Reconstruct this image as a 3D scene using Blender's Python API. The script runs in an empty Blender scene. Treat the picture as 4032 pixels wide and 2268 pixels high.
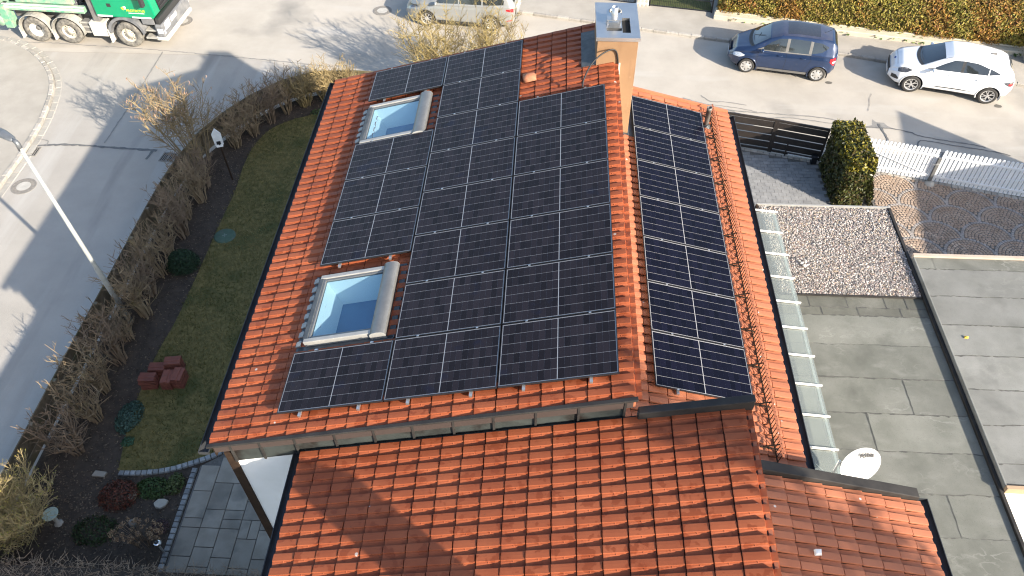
import bpy, math, random
import numpy as np
from mathutils import Vector, Matrix, Euler

rng = np.random.default_rng(7)
random.seed(7)
SC = bpy.context.scene
COL = SC.collection

# ------------------------------------------------------------------ camera
cam_data = bpy.data.cameras.new('camera')
cam_data.sensor_width = 36.0
cam_data.lens = 27.9109
cam_data.clip_start = 0.1
cam_data.clip_end = 600
cam = bpy.data.objects.new('camera', cam_data)
COL.objects.link(cam)
CR = [[0.9987184, 0.0499135, -0.0083762], [0.0314385, -0.7415205, -0.6701932], [-0.0396628, 0.669071, -0.7421394]]
cam.matrix_world = Matrix(((CR[0][0], -CR[1][0], -CR[2][0], -1.0614),
                           (CR[0][1], -CR[1][1], -CR[2][1], -6.4474),
                           (CR[0][2], -CR[1][2], -CR[2][2], 16.9991),
                           (0, 0, 0, 1)))
SC.camera = cam

# ------------------------------------------------------------------ sky, sun, exposure
SUNV = Vector((1.667, -1.37, 1.0)).normalized()          # towards the sun
world = bpy.data.worlds.new('World')
SC.world = world
world.use_nodes = True
wn = world.node_tree.nodes
wl = world.node_tree.links
wn.clear()
sky = wn.new('ShaderNodeTexSky')
sky.sky_type = 'NISHITA'
sky.sun_disc = False
sky.sun_elevation = math.asin(SUNV.z)
sky.sun_rotation = math.atan2(SUNV.x, SUNV.y)
sky.air_density = 1.0
sky.dust_density = 1.5
sky.ozone_density = 1.0
bg = wn.new('ShaderNodeBackground')
bg.inputs['Strength'].default_value = 0.138
wo = wn.new('ShaderNodeOutputWorld')
wl.new(sky.outputs[0], bg.inputs[0])
wl.new(bg.outputs[0], wo.inputs[0])
sun_data = bpy.data.lights.new('sun', 'SUN')
sun_data.energy = 5.0
sun_data.angle = math.radians(0.53)
sun_data.color = (1.0, 0.90, 0.76)
sun = bpy.data.objects.new('sun', sun_data)
sun.rotation_euler = SUNV.to_track_quat('Z', 'Y').to_euler()
sun.location = (20, -20, 30)
COL.objects.link(sun)
SC.view_settings.view_transform = 'Standard'
SC.view_settings.look = 'None'
SC.view_settings.gamma = 1.0
SC.view_settings.exposure = 1.25
SC.view_settings.use_curve_mapping = False
SC.cycles.pixel_filter_type = 'BLACKMAN_HARRIS'
SC.cycles.filter_width = 1.15

# ------------------------------------------------------------------ helpers
MATS = {}
def mat(name, c, c2=None, scale=5.0, detail=4.0, rough=0.7, bump=0.0, bscale=40.0, metal=0.0, coat=0.0,
        objrand=0.0, mixpos=(0.35, 0.65), spec=0.5, stretch=None, extra=None, ramp3=None):
    """Principled material whose colour wanders between c and c2 by noise in world space."""
    if name in MATS:
        return MATS[name]
    m = bpy.data.materials.new(name)
    m.use_nodes = True
    nt = m.node_tree
    N, L = nt.nodes, nt.links
    b = N['Principled BSDF']
    b.inputs['Roughness'].default_value = rough
    b.inputs['Metallic'].default_value = metal
    b.inputs['Specular IOR Level'].default_value = spec
    if coat:
        b.inputs['Coat Weight'].default_value = coat
        b.inputs['Coat Roughness'].default_value = 0.06
    col = None
    geo = N.new('ShaderNodeNewGeometry')
    pos = geo.outputs['Position']
    if stretch:
        mp = N.new('ShaderNodeMapping')
        mp.inputs['Scale'].default_value = stretch
        L.new(pos, mp.inputs['Vector'])
        pos = mp.outputs[0]
    if c2 is not None:
        nz = N.new('ShaderNodeTexNoise')
        nz.inputs['Scale'].default_value = scale
        nz.inputs['Detail'].default_value = detail
        nz.inputs['Roughness'].default_value = 0.6
        L.new(pos, nz.inputs['Vector'])
        rp = N.new('ShaderNodeValToRGB')
        rp.color_ramp.elements[0].position = mixpos[0]
        rp.color_ramp.elements[1].position = mixpos[1]
        rp.color_ramp.elements[0].color = (*c, 1)
        rp.color_ramp.elements[1].color = (*c2, 1)
        if ramp3:
            e = rp.color_ramp.elements.new(ramp3[0])
            e.color = (*ramp3[1], 1)
        L.new(nz.outputs['Fac'], rp.inputs[0])
        col = rp.outputs[0]
    else:
        b.inputs['Base Color'].default_value = (*c, 1)
    if objrand:
        oi = N.new('ShaderNodeObjectInfo')
        mr = N.new('ShaderNodeMapRange')
        mr.inputs[3].default_value = 1 - objrand
        mr.inputs[4].default_value = 1 + objrand
        L.new(oi.outputs['Random'], mr.inputs[0])
        mx = N.new('ShaderNodeMix')
        mx.data_type = 'RGBA'
        mx.blend_type = 'MULTIPLY'
        mx.inputs[0].default_value = 1.0
        if col is None:
            mx.inputs[6].default_value = (*c, 1)
        else:
            L.new(col, mx.inputs[6])
        L.new(mr.outputs[0], mx.inputs[7])
        col = mx.outputs[2]
    if extra:
        col = extra(nt, b, col, pos)
    if col is not None:
        L.new(col, b.inputs['Base Color'])
    if bump:
        nb = N.new('ShaderNodeTexNoise')
        nb.inputs['Scale'].default_value = bscale
        nb.inputs['Detail'].default_value = 3
        L.new(geo.outputs['Position'], nb.inputs['Vector'])
        bp = N.new('ShaderNodeBump')
        bp.inputs['Strength'].default_value = bump
        bp.inputs['Distance'].default_value = 0.02
        L.new(nb.outputs['Fac'], bp.inputs['Height'])
        L.new(bp.outputs[0], b.inputs['Normal'])
    MATS[name] = m
    return m

def overlay(color, scale, lo, hi, detail=3.0, kind='noise', rough=None, stretch=None, amount=1.0):
    """extra= hook: blotches of another colour with a shape of their own."""
    def f(nt, b, col, pos):
        N, L = nt.nodes, nt.links
        src = pos
        if stretch:
            mp = N.new('ShaderNodeMapping')
            mp.inputs['Scale'].default_value = stretch
            L.new(pos, mp.inputs['Vector'])
            src = mp.outputs[0]
        if kind == 'spots':
            t = N.new('ShaderNodeTexVoronoi')
            t.inputs['Scale'].default_value = scale
            t.inputs['Randomness'].default_value = 1.0
            out = t.outputs['Distance']
        else:
            t = N.new('ShaderNodeTexNoise')
            t.inputs['Scale'].default_value = scale
            t.inputs['Detail'].default_value = detail
            out = t.outputs['Fac']
        L.new(src, t.inputs['Vector'])
        mr = N.new('ShaderNodeMapRange')
        mr.inputs[1].default_value = lo
        mr.inputs[2].default_value = hi
        mr.inputs[3].default_value = 0.0
        mr.inputs[4].default_value = amount
        L.new(out, mr.inputs[0])
        mx = N.new('ShaderNodeMix')
        mx.data_type = 'RGBA'
        L.new(mr.outputs[0], mx.inputs[0])
        if col is None:
            mx.inputs[6].default_value = b.inputs['Base Color'].default_value
        else:
            L.new(col, mx.inputs[6])
        mx.inputs[7].default_value = (*color, 1)
        if rough is not None:
            m2 = N.new('ShaderNodeMix')
            L.new(mr.outputs[0], m2.inputs[0])
            m2.inputs[2].default_value = b.inputs['Roughness'].default_value
            m2.inputs[3].default_value = rough
            L.new(m2.outputs[0], b.inputs['Roughness'])
        return mx.outputs[2]
    return f

def contour(color, scale, width, mscale, mlo, mhi, amount=1.0, stretch=None):
    """thin wandering tide marks: where a noise crosses its middle value, inside patches of a second noise"""
    def f(nt, b, col, pos):
        N, L = nt.nodes, nt.links
        mp = N.new('ShaderNodeMapping')
        mp.inputs['Scale'].default_value = stretch or (1, 1, 1)
        L.new(pos, mp.inputs['Vector'])
        t = N.new('ShaderNodeTexNoise')
        t.inputs['Scale'].default_value = scale
        t.inputs['Detail'].default_value = 4
        L.new(mp.outputs[0], t.inputs['Vector'])
        sb = N.new('ShaderNodeMath'); sb.operation = 'SUBTRACT'; sb.inputs[1].default_value = 0.5
        ab = N.new('ShaderNodeMath'); ab.operation = 'ABSOLUTE'
        L.new(t.outputs['Fac'], sb.inputs[0]); L.new(sb.outputs[0], ab.inputs[0])
        m1 = N.new('ShaderNodeMapRange')
        m1.inputs[1].default_value = width; m1.inputs[2].default_value = 0.0
        L.new(ab.outputs[0], m1.inputs[0])
        t2 = N.new('ShaderNodeTexNoise')
        t2.inputs['Scale'].default_value = mscale
        L.new(mp.outputs[0], t2.inputs['Vector'])
        m2 = N.new('ShaderNodeMapRange')
        m2.inputs[1].default_value = mlo; m2.inputs[2].default_value = mhi; m2.inputs[4].default_value = amount
        L.new(t2.outputs['Fac'], m2.inputs[0])
        mu = N.new('ShaderNodeMath'); mu.operation = 'MULTIPLY'
        L.new(m1.outputs[0], mu.inputs[0]); L.new(m2.outputs[0], mu.inputs[1])
        mx = N.new('ShaderNodeMix'); mx.data_type = 'RGBA'
        L.new(mu.outputs[0], mx.inputs[0])
        L.new(col, mx.inputs[6])
        mx.inputs[7].default_value = (*color, 1)
        return mx.outputs[2]
    return f

def chain(*fs):
    def f(nt, b, col, pos):
        for g in fs:
            col = g(nt, b, col, pos)
        return col
    return f

class MB:
    def __init__(s):
        s.v, s.f = [], []
    def add(s, vs, fs):
        n = len(s.v)
        s.v.extend([tuple(map(float, v)) for v in vs])
        s.f.extend([tuple(i + n for i in f) for f in fs])
        return s
    def box(s, x0, x1, y0, y1, z0, z1, M=None):
        vs = [Vector(p) for p in ((x0, y0, z0), (x1, y0, z0), (x1, y1, z0), (x0, y1, z0),
                                  (x0, y0, z1), (x1, y0, z1), (x1, y1, z1), (x0, y1, z1))]
        if M is not None:
            vs = [M @ v for v in vs]
        return s.add(vs, [(0, 3, 2, 1), (4, 5, 6, 7), (0, 1, 5, 4), (1, 2, 6, 5), (2, 3, 7, 6), (3, 0, 4, 7)])
    def bar(s, a, b, w, h, up=(0, 0, 1)):
        a, b = Vector(a), Vector(b)
        d = (b - a)
        l = d.length
        d.normalize()
        up = Vector(up)
        sd = up.cross(d)
        if sd.length < 1e-4:
            sd = Vector((1, 0, 0)).cross(d)
        sd.normalize()
        u = d.cross(sd)
        M = Matrix(((d.x, sd.x, u.x, a.x), (d.y, sd.y, u.y, a.y), (d.z, sd.z, u.z, a.z), (0, 0, 0, 1)))
        return s.box(0, l, -w / 2, w / 2, -h / 2, h / 2, M)
    def tube(s, pts, r, n=6, caps=True):
        pts = [Vector(p) for p in pts]
        rr = r if hasattr(r, '__len__') else [r] * len(pts)
        d0 = (pts[1] - pts[0]).normalized()
        ref = Vector((0, 0, 1)) if abs(d0.z) < 0.9 else Vector((1, 0, 0))
        base = len(s.v)
        for i, p in enumerate(pts):
            if i == 0: d = pts[1] - pts[0]
            elif i == len(pts) - 1: d = pts[-1] - pts[-2]
            else: d = pts[i + 1] - pts[i - 1]
            d.normalize()
            a = ref - d * ref.dot(d)
            if a.length < 1e-3: a = Vector((0, 1, 0)) - d * d.y
            a.normalize()
            ref = a
            b = d.cross(a)
            for k in range(n):
                t = 2 * math.pi * k / n
                q = p + (a * math.cos(t) + b * math.sin(t)) * rr[i]
                s.v.append((q.x, q.y, q.z))
        for i in range(len(pts) - 1):
            for k in range(n):
                a0 = base + i * n + k
                a1 = base + i * n + (k + 1) % n
                s.f.append((a0, a1, a1 + n, a0 + n))
        if caps:
            s.f.append(tuple(base + k for k in reversed(range(n))))
            s.f.append(tuple(base + (len(pts) - 1) * n + k for k in range(n)))
        return s
    def lathe(s, prof, n=20, M=None, closed=False):
        base = len(s.v)
        for r, z in prof:
            for k in range(n):
                t = 2 * math.pi * k / n
                p = Vector((r * math.cos(t), r * math.sin(t), z))
                if M is not None: p = M @ p
                s.v.append((p.x, p.y, p.z))
        for i in range(len(prof) - 1):
            for k in range(n):
                a0 = base + i * n + k
                a1 = base + i * n + (k + 1) % n
                s.f.append((a0, a1, a1 + n, a0 + n))
        if closed:
            s.f.append(tuple(base + k for k in reversed(range(n))))
            s.f.append(tuple(base + (len(prof) - 1) * n + k for k in range(n)))
        return s
    def prism(s, poly, z0, z1, M=None):
        n = len(poly)
        vs = [Vector((p[0], p[1], z0)) for p in poly] + [Vector((p[0], p[1], z1)) for p in poly]
        if M is not None: vs = [M @ v for v in vs]
        fs = [tuple(reversed(range(n))), tuple(range(n, 2 * n))]
        fs += [(i, (i + 1) % n, n + (i + 1) % n, n + i) for i in range(n)]
        return s.add(vs, fs)
    def mesh(s, name, smooth=False):
        me = bpy.data.meshes.new(name)
        me.from_pydata(s.v, [], s.f)
        if smooth:
            me.polygons.foreach_set('use_smooth', [True] * len(me.polygons))
        me.update()
        return me
    def build(s, name, m, parent=None, smooth=False, bevel=0.0, org=None, world=False, label=None):
        """Mesh object. world=True: vertices are world points, parent has no rotation."""
        if world and parent is not None:
            P = wloc(parent)
            s.v = [(x - P[0], y - P[1], z - P[2]) for x, y, z in s.v]
        if org is not None:
            s.v = [(x - org[0], y - org[1], z - org[2]) for x, y, z in s.v]
        return place(s.mesh(name, smooth), name, m, parent, org, bevel, label)

def wloc(o):
    p = Vector((0, 0, 0))
    while o is not None:
        p += o.location
        o = o.parent
    return p

def place(me, name, m, parent=None, loc=None, bevel=0.0, label=None, M=None):
    if m is not None and not me.materials:
        me.materials.append(m)
    o = bpy.data.objects.new(name, me)
    COL.objects.link(o)
    if parent is not None:
        o.parent = parent
    if loc is not None:
        o.location = loc
    if M is not None:
        o.matrix_basis = M
    if bevel:
        bv = o.modifiers.new('bevel', 'BEVEL')
        bv.width = bevel
        bv.segments = 2
        bv.limit_method = 'ANGLE'
    if label:
        o['label'] = label
    return o

def tag(o, label=None, cat=None, group=None, kind=None):
    if label: o['label'] = label
    if cat: o['category'] = cat
    if group: o['group'] = group
    if kind: o['kind'] = kind
    return o

def thing(name, label, cat, loc=(0, 0, 0), rotz=0.0, group=None):
    o = bpy.data.objects.new(name, None)
    COL.objects.link(o)
    o.empty_display_size = 0.2
    o.location = loc
    o.rotation_euler = (0, 0, rotz)
    return tag(o, label, cat, group)

def np_mesh(name, V, F, m=None, smooth=False):
    """V (n,3), F (k,3 or 4) arrays."""
    me = bpy.data.meshes.new(name)
    k, c = F.shape
    me.vertices.add(len(V))
    me.vertices.foreach_set('co', np.ascontiguousarray(V, dtype=np.float32).ravel())
    me.loops.add(k * c)
    me.loops.foreach_set('vertex_index', np.ascontiguousarray(F, dtype=np.int32).ravel())
    me.polygons.add(k)
    me.polygons.foreach_set('loop_start', np.arange(0, k * c, c, dtype=np.int32))
    me.polygons.foreach_set('use_smooth', [smooth] * k)
    me.update(calc_edges=True)
    if m: me.materials.append(m)
    return me

def smoothstep(a, b, x):
    t = min(1, max(0, (x - a) / (b - a)))
    return t * t * (3 - 2 * t)

def text_mesh(body, size, depth=0.004, bold=0.0):
    cu = bpy.data.curves.new('lettering', 'FONT')
    cu.body = body
    cu.size = size
    cu.extrude = depth
    cu.offset = bold
    cu.align_x = 'CENTER'
    cu.align_y = 'CENTER'
    o = bpy.data.objects.new('lettering', cu)
    COL.objects.link(o)
    dg = bpy.context.evaluated_depsgraph_get()
    me = bpy.data.meshes.new_from_object(o.evaluated_get(dg))
    bpy.data.objects.remove(o)
    bpy.data.curves.remove(cu)
    return me

# ------------------------------------------------------------------ materials
M_asphalt = mat('asphalt', (0.365, 0.332, 0.283), (0.43, 0.392, 0.338), 0.6, 6, 0.9, 0.25, 60,
                extra=chain(overlay((0.24, 0.225, 0.20), 0.35, 0.55, 0.75, 5), overlay((0.43, 0.405, 0.365), 0.9, 0.58, 0.75, 6, stretch=(0.25, 1.2, 1)),
                            overlay((0.19, 0.18, 0.165), 90, 0.62, 0.72, 2, amount=0.5)))
M_side = mat('asphalt_side', (0.32, 0.298, 0.265), (0.375, 0.348, 0.31), 0.6, 6, 0.9, 0.25, 60,
             extra=chain(overlay((0.40, 0.38, 0.35), 0.8, 0.55, 0.72, 6, stretch=(1.3, 0.12, 1)), overlay((0.19, 0.18, 0.17), 0.8, 0.60, 0.75, 6, stretch=(1.2, 0.15, 1), amount=0.6),
                         overlay((0.17, 0.165, 0.155), 90, 0.62, 0.72, 2, amount=0.5)))
M_pave = mat('pavement_asphalt', (0.31, 0.285, 0.245), (0.37, 0.34, 0.295), 1.1, 6, 0.92, 0.3, 70,
             extra=overlay((0.38, 0.35, 0.30), 0.7, 0.6, 0.75, 5, amount=0.7))
M_kerb = mat('kerb_granite', (0.29, 0.27, 0.235), (0.38, 0.35, 0.31), 9, 4, 0.85, 0.3, 60, objrand=0.18)
M_tar = mat('tar', (0.10, 0.10, 0.10), (0.15, 0.148, 0.142), 8, 4, 0.75)
M_tarl = mat('tar_worn', (0.19, 0.182, 0.17), (0.25, 0.24, 0.222), 8, 4, 0.8)
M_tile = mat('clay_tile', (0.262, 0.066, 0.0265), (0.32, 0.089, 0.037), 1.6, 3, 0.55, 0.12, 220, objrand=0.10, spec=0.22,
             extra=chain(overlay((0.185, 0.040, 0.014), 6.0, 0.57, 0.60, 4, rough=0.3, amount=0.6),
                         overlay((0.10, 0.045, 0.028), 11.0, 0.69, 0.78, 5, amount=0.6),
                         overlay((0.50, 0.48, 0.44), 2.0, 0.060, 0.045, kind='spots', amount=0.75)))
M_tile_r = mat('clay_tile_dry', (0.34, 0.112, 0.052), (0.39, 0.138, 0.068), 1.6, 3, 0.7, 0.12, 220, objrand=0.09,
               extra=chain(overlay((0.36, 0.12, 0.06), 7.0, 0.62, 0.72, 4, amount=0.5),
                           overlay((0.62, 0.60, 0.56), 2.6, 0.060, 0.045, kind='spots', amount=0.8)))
M_deck = mat('roof_deck', (0.045, 0.03, 0.025), rough=0.9)
M_white = mat('white_render', (0.78, 0.78, 0.77), (0.72, 0.72, 0.70), 1.5, 4, 0.9, 0.1, 150)
M_brown = mat('brown_board', (0.026, 0.016, 0.011), (0.040, 0.025, 0.016), 6, 3, 0.7, spec=0.15)
M_zinc = mat('weathered_sheet', (0.032, 0.036, 0.034), (0.055, 0.062, 0.058), 1.6, 5, 0.5, 0.0, spec=0.25, extra=overlay((0.018, 0.014, 0.012), 2.2, 0.5, 0.66, 5))
M_flash = mat('flashing_sheet', (0.026, 0.024, 0.023), (0.042, 0.039, 0.036), 3, 4, 0.6, spec=0.2)
M_dark = mat('dark_gutter', (0.028, 0.030, 0.034), (0.045, 0.048, 0.052), 4, 4, 0.5, metal=0.2)
M_black = mat('black_frame', (0.012, 0.012, 0.014), rough=0.35)
M_alu = mat('aluminium', (0.62, 0.62, 0.61), rough=0.35, metal=0.85)
M_back = mat('white_backsheet', (0.31, 0.31, 0.315), rough=0.28, coat=0.4)
M_cell = mat('solar_cell', (0.0150, 0.0122, 0.0150), rough=0.4, coat=0.07, objrand=0.40, spec=0.12,
             extra=overlay((0.012, 0.012, 0.022), 2.2, 0.62, 0.70, 4, amount=0.8))  # lighter purple-grey than the right-roof cells: sky reflection put into the colour
M_cell_r = mat('solar_cell_dark', (0.004, 0.004, 0.010), rough=0.3, coat=0.06, objrand=0.35, spec=0.12)
M_chim = mat('copper_render', (0.225, 0.135, 0.072), (0.27, 0.165, 0.090), 1.4, 4, 0.55, 0.05, 100, extra=chain(overlay((0.17, 0.095, 0.05), 2.2, 0.55, 0.72, 6, stretch=(3, 3, 0.6), amount=0.6), overlay((0.36, 0.25, 0.16), 4.0, 0.66, 0.74, 5, amount=.4)))
M_steel = mat('steel_cap', (0.50, 0.50, 0.50), (0.60, 0.59, 0.57), 2.5, 5, 0.3, metal=0.9)
M_soot = mat('soot', (0.006, 0.006, 0.006), rough=0.9)
M_plaster = mat('flue_mortar', (0.50, 0.46, 0.40), (0.36, 0.33, 0.29), 12, 4, 0.9)
M_greylac = mat('grey_lacquer', (0.15, 0.15, 0.147), (0.185, 0.185, 0.18), 6, 3, 0.35, metal=0.3)
M_palegrey = mat('pale_grey_frame', (0.33, 0.325, 0.305), (0.28, 0.275, 0.26), 5, 3, 0.4)
M_lead = mat('lead_apron', (0.055, 0.062, 0.070), (0.10, 0.11, 0.115), 7, 4, 0.55, metal=0.3)
M_reveal = mat('reveal_paint', (0.74, 0.84, 0.83), rough=0.7)
M_blue_plane = mat('blue_plane', (0.06, 0.18, 0.31), (0.075, 0.21, 0.36), 2, 2, 0.5)
M_rubber = mat('black_rubber', (0.015, 0.015, 0.016), rough=0.6)
M_leadpaint = mat('white_conduit', (0.7, 0.68, 0.64), rough=0.5)

def glass_mat(name, tint, mixf, rough=0.02):
    m = bpy.data.materials.new(name)
    m.use_nodes = True
    nt = m.node_tree
    N, L = nt.nodes, nt.links
    N.clear()
    out = N.new('ShaderNodeOutputMaterial')
    tr = N.new('ShaderNodeBsdfTransparent')
    tr.inputs[0].default_value = (*tint, 1)
    gl = N.new('ShaderNodeBsdfGlossy')
    gl.inputs['Roughness'].default_value = rough
    lw = N.new('ShaderNodeLayerWeight')
    lw.inputs[0].default_value = 0.5
    pw = N.new('ShaderNodeMath')
    pw.operation = 'POWER'
    pw.inputs[1].default_value = 4.0
    L.new(lw.outputs['Facing'], pw.inputs[0])
    ad = N.new('ShaderNodeMath')
    ad.operation = 'MULTIPLY_ADD'
    ad.inputs[1].default_value = 0.8
    ad.inputs[2].default_value = mixf
    L.new(pw.outputs[0], ad.inputs[0])
    mx = N.new('ShaderNodeMixShader')
    L.new(ad.outputs[0], mx.inputs[0])
    L.new(tr.outputs[0], mx.inputs[1])
    L.new(gl.outputs[0], mx.inputs[2])
    L.new(mx.outputs[0], out.inputs[0])
    return m
M_glass = glass_mat('window_glass', (0.80, 0.88, 0.92), 0.05)
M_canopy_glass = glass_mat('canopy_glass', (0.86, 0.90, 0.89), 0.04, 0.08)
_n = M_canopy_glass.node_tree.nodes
_df = _n.new('ShaderNodeBsdfDiffuse')  # grey film: dust, with the reflected sky put into its colour
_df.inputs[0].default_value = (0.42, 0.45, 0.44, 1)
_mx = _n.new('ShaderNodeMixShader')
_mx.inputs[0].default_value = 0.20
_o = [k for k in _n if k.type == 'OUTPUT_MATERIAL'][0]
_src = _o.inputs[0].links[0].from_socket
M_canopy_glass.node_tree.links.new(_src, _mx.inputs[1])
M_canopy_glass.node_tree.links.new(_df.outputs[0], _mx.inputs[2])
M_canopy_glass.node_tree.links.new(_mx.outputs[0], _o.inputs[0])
# ------------------------------------------------------------------ ground, roads, pavements
def sheet(name, poly, z, m, kind='structure', thick=None, parent=None):
    mb = MB()
    if thick:
        mb.prism(poly, z - thick, z)
    else:
        mb.add([(p[0], p[1], z) for p in poly], [tuple(range(len(poly)))])
    o = mb.build(name, m, parent)
    if kind and parent is None: o['kind'] = kind
    return o

def off_line(pts, d):
    """offset a polyline sideways (left positive)"""
    out = []
    for i, p in enumerate(pts):
        a = pts[max(0, i - 1)]
        b = pts[min(len(pts) - 1, i + 1)]
        t = Vector((b[0] - a[0], b[1] - a[1])).normalized()
        out.append((p[0] - t.y * d, p[1] + t.x * d))
    return out

def smooth_line(pts, n=6):
    """Catmull-Rom"""
    P = [pts[0]] + list(pts) + [pts[-1]]
    out = []
    for i in range(1, len(P) - 2):
        p0, p1, p2, p3 = [np.array(P[i + k], float) for k in (-1, 0, 1, 2)]
        for k in range(n):
            t = k / n
            out.append(tuple(0.5 * (2 * p1 + (p2 - p0) * t + (2 * p0 - 5 * p1 + 4 * p2 - p3) * t * t + (3 * p1 - p0 - 3 * p2 + p3) * t ** 3)))
    out.append(tuple(map(float, pts[-1])))
    return out

def resample(pts, step):
    P = np.array(pts, float)
    s = np.concatenate([[0], np.cumsum(np.linalg.norm(np.diff(P, axis=0), axis=1))])
    n = max(2, int(round(s[-1] / step)) + 1)
    t = np.linspace(0, s[-1], n)
    return [tuple(np.array([np.interp(x, s, P[:, k]) for k in range(P.shape[1])])) for x in t]

def strip(line, w, z, name, m, parent):
    a = off_line(line, w / 2)
    b = off_line(line, -w / 2)
    mb = MB()
    n = len(line)
    mb.add([(p[0], p[1], z) for p in a] + [(p[0], p[1], z) for p in b],
           [(i, n + i, n + i + 1, i + 1) for i in range(n - 1)])
    return mb.build(name, m, parent)

M_soilfar = mat('far_ground', (0.10, 0.09, 0.06), (0.14, 0.12, 0.08), 0.5, 4, 0.95)
g = sheet('ground', [(-150, -150), (150, -150), (150, 150), (-150, 150)], -0.06, M_soilfar)

# far kerb of the street
FK = lambda x: 23.86 - 0.2435 * x - 0.0006 * x * x
road = sheet('road', [(-60, 20.9), (-13.4, 20.75), (-9.5, 19.6), (-4.0, 18.9), (3, 17.2), (5.2, 15.75), (8.3, 14.95), (13, 13.75), (40, 7.0),
                      (40, 16), (18, 19.3), (10, 21.7), (4, 22.9), (-4, 24.8), (-20, 29), (-60, 40)], 0.0, M_asphalt)
side_road = sheet('side_road', [(-60, -40), (-13.0, -40), (-13.0, 13), (-12.3, 16), (-11, 18.2), (-8.5, 19.6), (-13.4, 20.75), (-60, 20.9)], -0.004, M_side)

# kerbs ------------------------------------------------------------
def kerb(line, name_parent, w=0.13, h=0.115, step=0.5, gap=0.012, m=M_kerb, name='kerb_stone', z0=-0.05):
    P = resample(line, step)
    meshes = {}
    for i in range(len(P) - 1):
        a, b = Vector(P[i]), Vector(P[i + 1])
        d = b - a
        L = d.length - gap
        key = round(L, 3)
        if key not in meshes:
            mb = MB()
            c = 0.02
            mb.prism([(-L / 2, -w / 2), (L / 2, -w / 2), (L / 2, w / 2), (-L / 2, w / 2)], z0, h - c)
            n = len(mb.v)
            mb.add([(-L / 2, -w / 2, h - c), (L / 2, -w / 2, h - c), (L / 2, w / 2, h - c), (-L / 2, w / 2, h - c),
                    (-L / 2 + c / 2, -w / 2 + c, h), (L / 2 - c / 2, -w / 2 + c, h), (L / 2 - c / 2, w / 2 - c, h), (-L / 2 + c / 2, w / 2 - c, h)],
                   [(4, 5, 6, 7), (0, 1, 5, 4), (1, 2, 6, 5), (2, 3, 7, 6), (3, 0, 4, 7)])
            meshes[key] = mb.mesh(name)
        mid = (a + b) / 2
        o = place(meshes[key], name, m, name_parent, (mid.x, mid.y, random.uniform(-0.008, 0.006)))
        o.rotation_euler = (random.uniform(-.02, .02), 0, math.atan2(d.y, d.x) + random.uniform(-.01, .01))

# left pavement corner
LK = smooth_line([(-19.05, -30), (-19.05, 5), (-19.03, 12.9), (-19.08, 14.7), (-19.25, 16.3), (-19.66, 17.98), (-20.22, 19.1), (-21.13, 20.18), (-22.27, 21.05), (-23.6, 21.55), (-27, 22.2), (-45, 25)], 6)
pav_left = sheet('pavement_left', LK + [(-60, 25), (-60, -30)], 0.09, M_pave, thick=0.12)
kerb([p for p in LK if 8 < p[1] < 22.3 and p[0] > -26], pav_left, w=0.16, step=0.36)
LKi = off_line(LK, 0.28)
kerb([p for p in off_line(LK, -0.22) if 8 < p[1] < 22.3 and p[0] > -26], pav_left, w=0.24, h=0.010, step=0.5, name='gutter_stone', m=mat('gutter_sett', (0.30, 0.285, 0.255), (0.36, 0.34, 0.30), 6, 4, 0.9, objrand=0.08))

# pavement between side road and the garden fence
RK = smooth_line([(-13.79, -30), (-13.79, 4), (-13.79, 9.0), (-13.77, 10.6), (-13.62, 11.9), (-13.45, 13.2), (-13.2, 14.8), (-12.75, 16.1), (-12.0, 17.3), (-10.9, 18.4), (-9.3, 19.1), (-6, 19.1), (0, 17.9), (4.5, 16.3)], 6)
pav_right = sheet('pavement_garden', RK + [(4.5, 12), (-10, 12), (-12.6, 9), (-12.6, -30)], 0.075, M_pave, thick=0.12)
kerb([p for p in RK if 2.5 < p[1] and p[0] < -5], pav_right, w=0.10, h=0.085, step=1.0, m=mat('kerb_concrete', (0.33, 0.325, 0.31), (0.40, 0.39, 0.37), 4, 4, 0.9, objrand=0.06))

# far pavement and kerb
FKL = [(-14, FK(-14) + .3), (-8, FK(-8)), (-2.4, 24.41), (0.64, 23.71), (4.22, 22.86), (6.17, 22.43), (10.02, 21.69), (11.77, 21.19), (16.17, 19.84), (22, 18.0)]
pav_far = sheet('pavement_far', FKL + [(22, 30), (-14, 36)], 0.09, M_pave, thick=0.12)
kerb(smooth_line(FKL, 4), pav_far, w=0.15, step=0.5)

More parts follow.
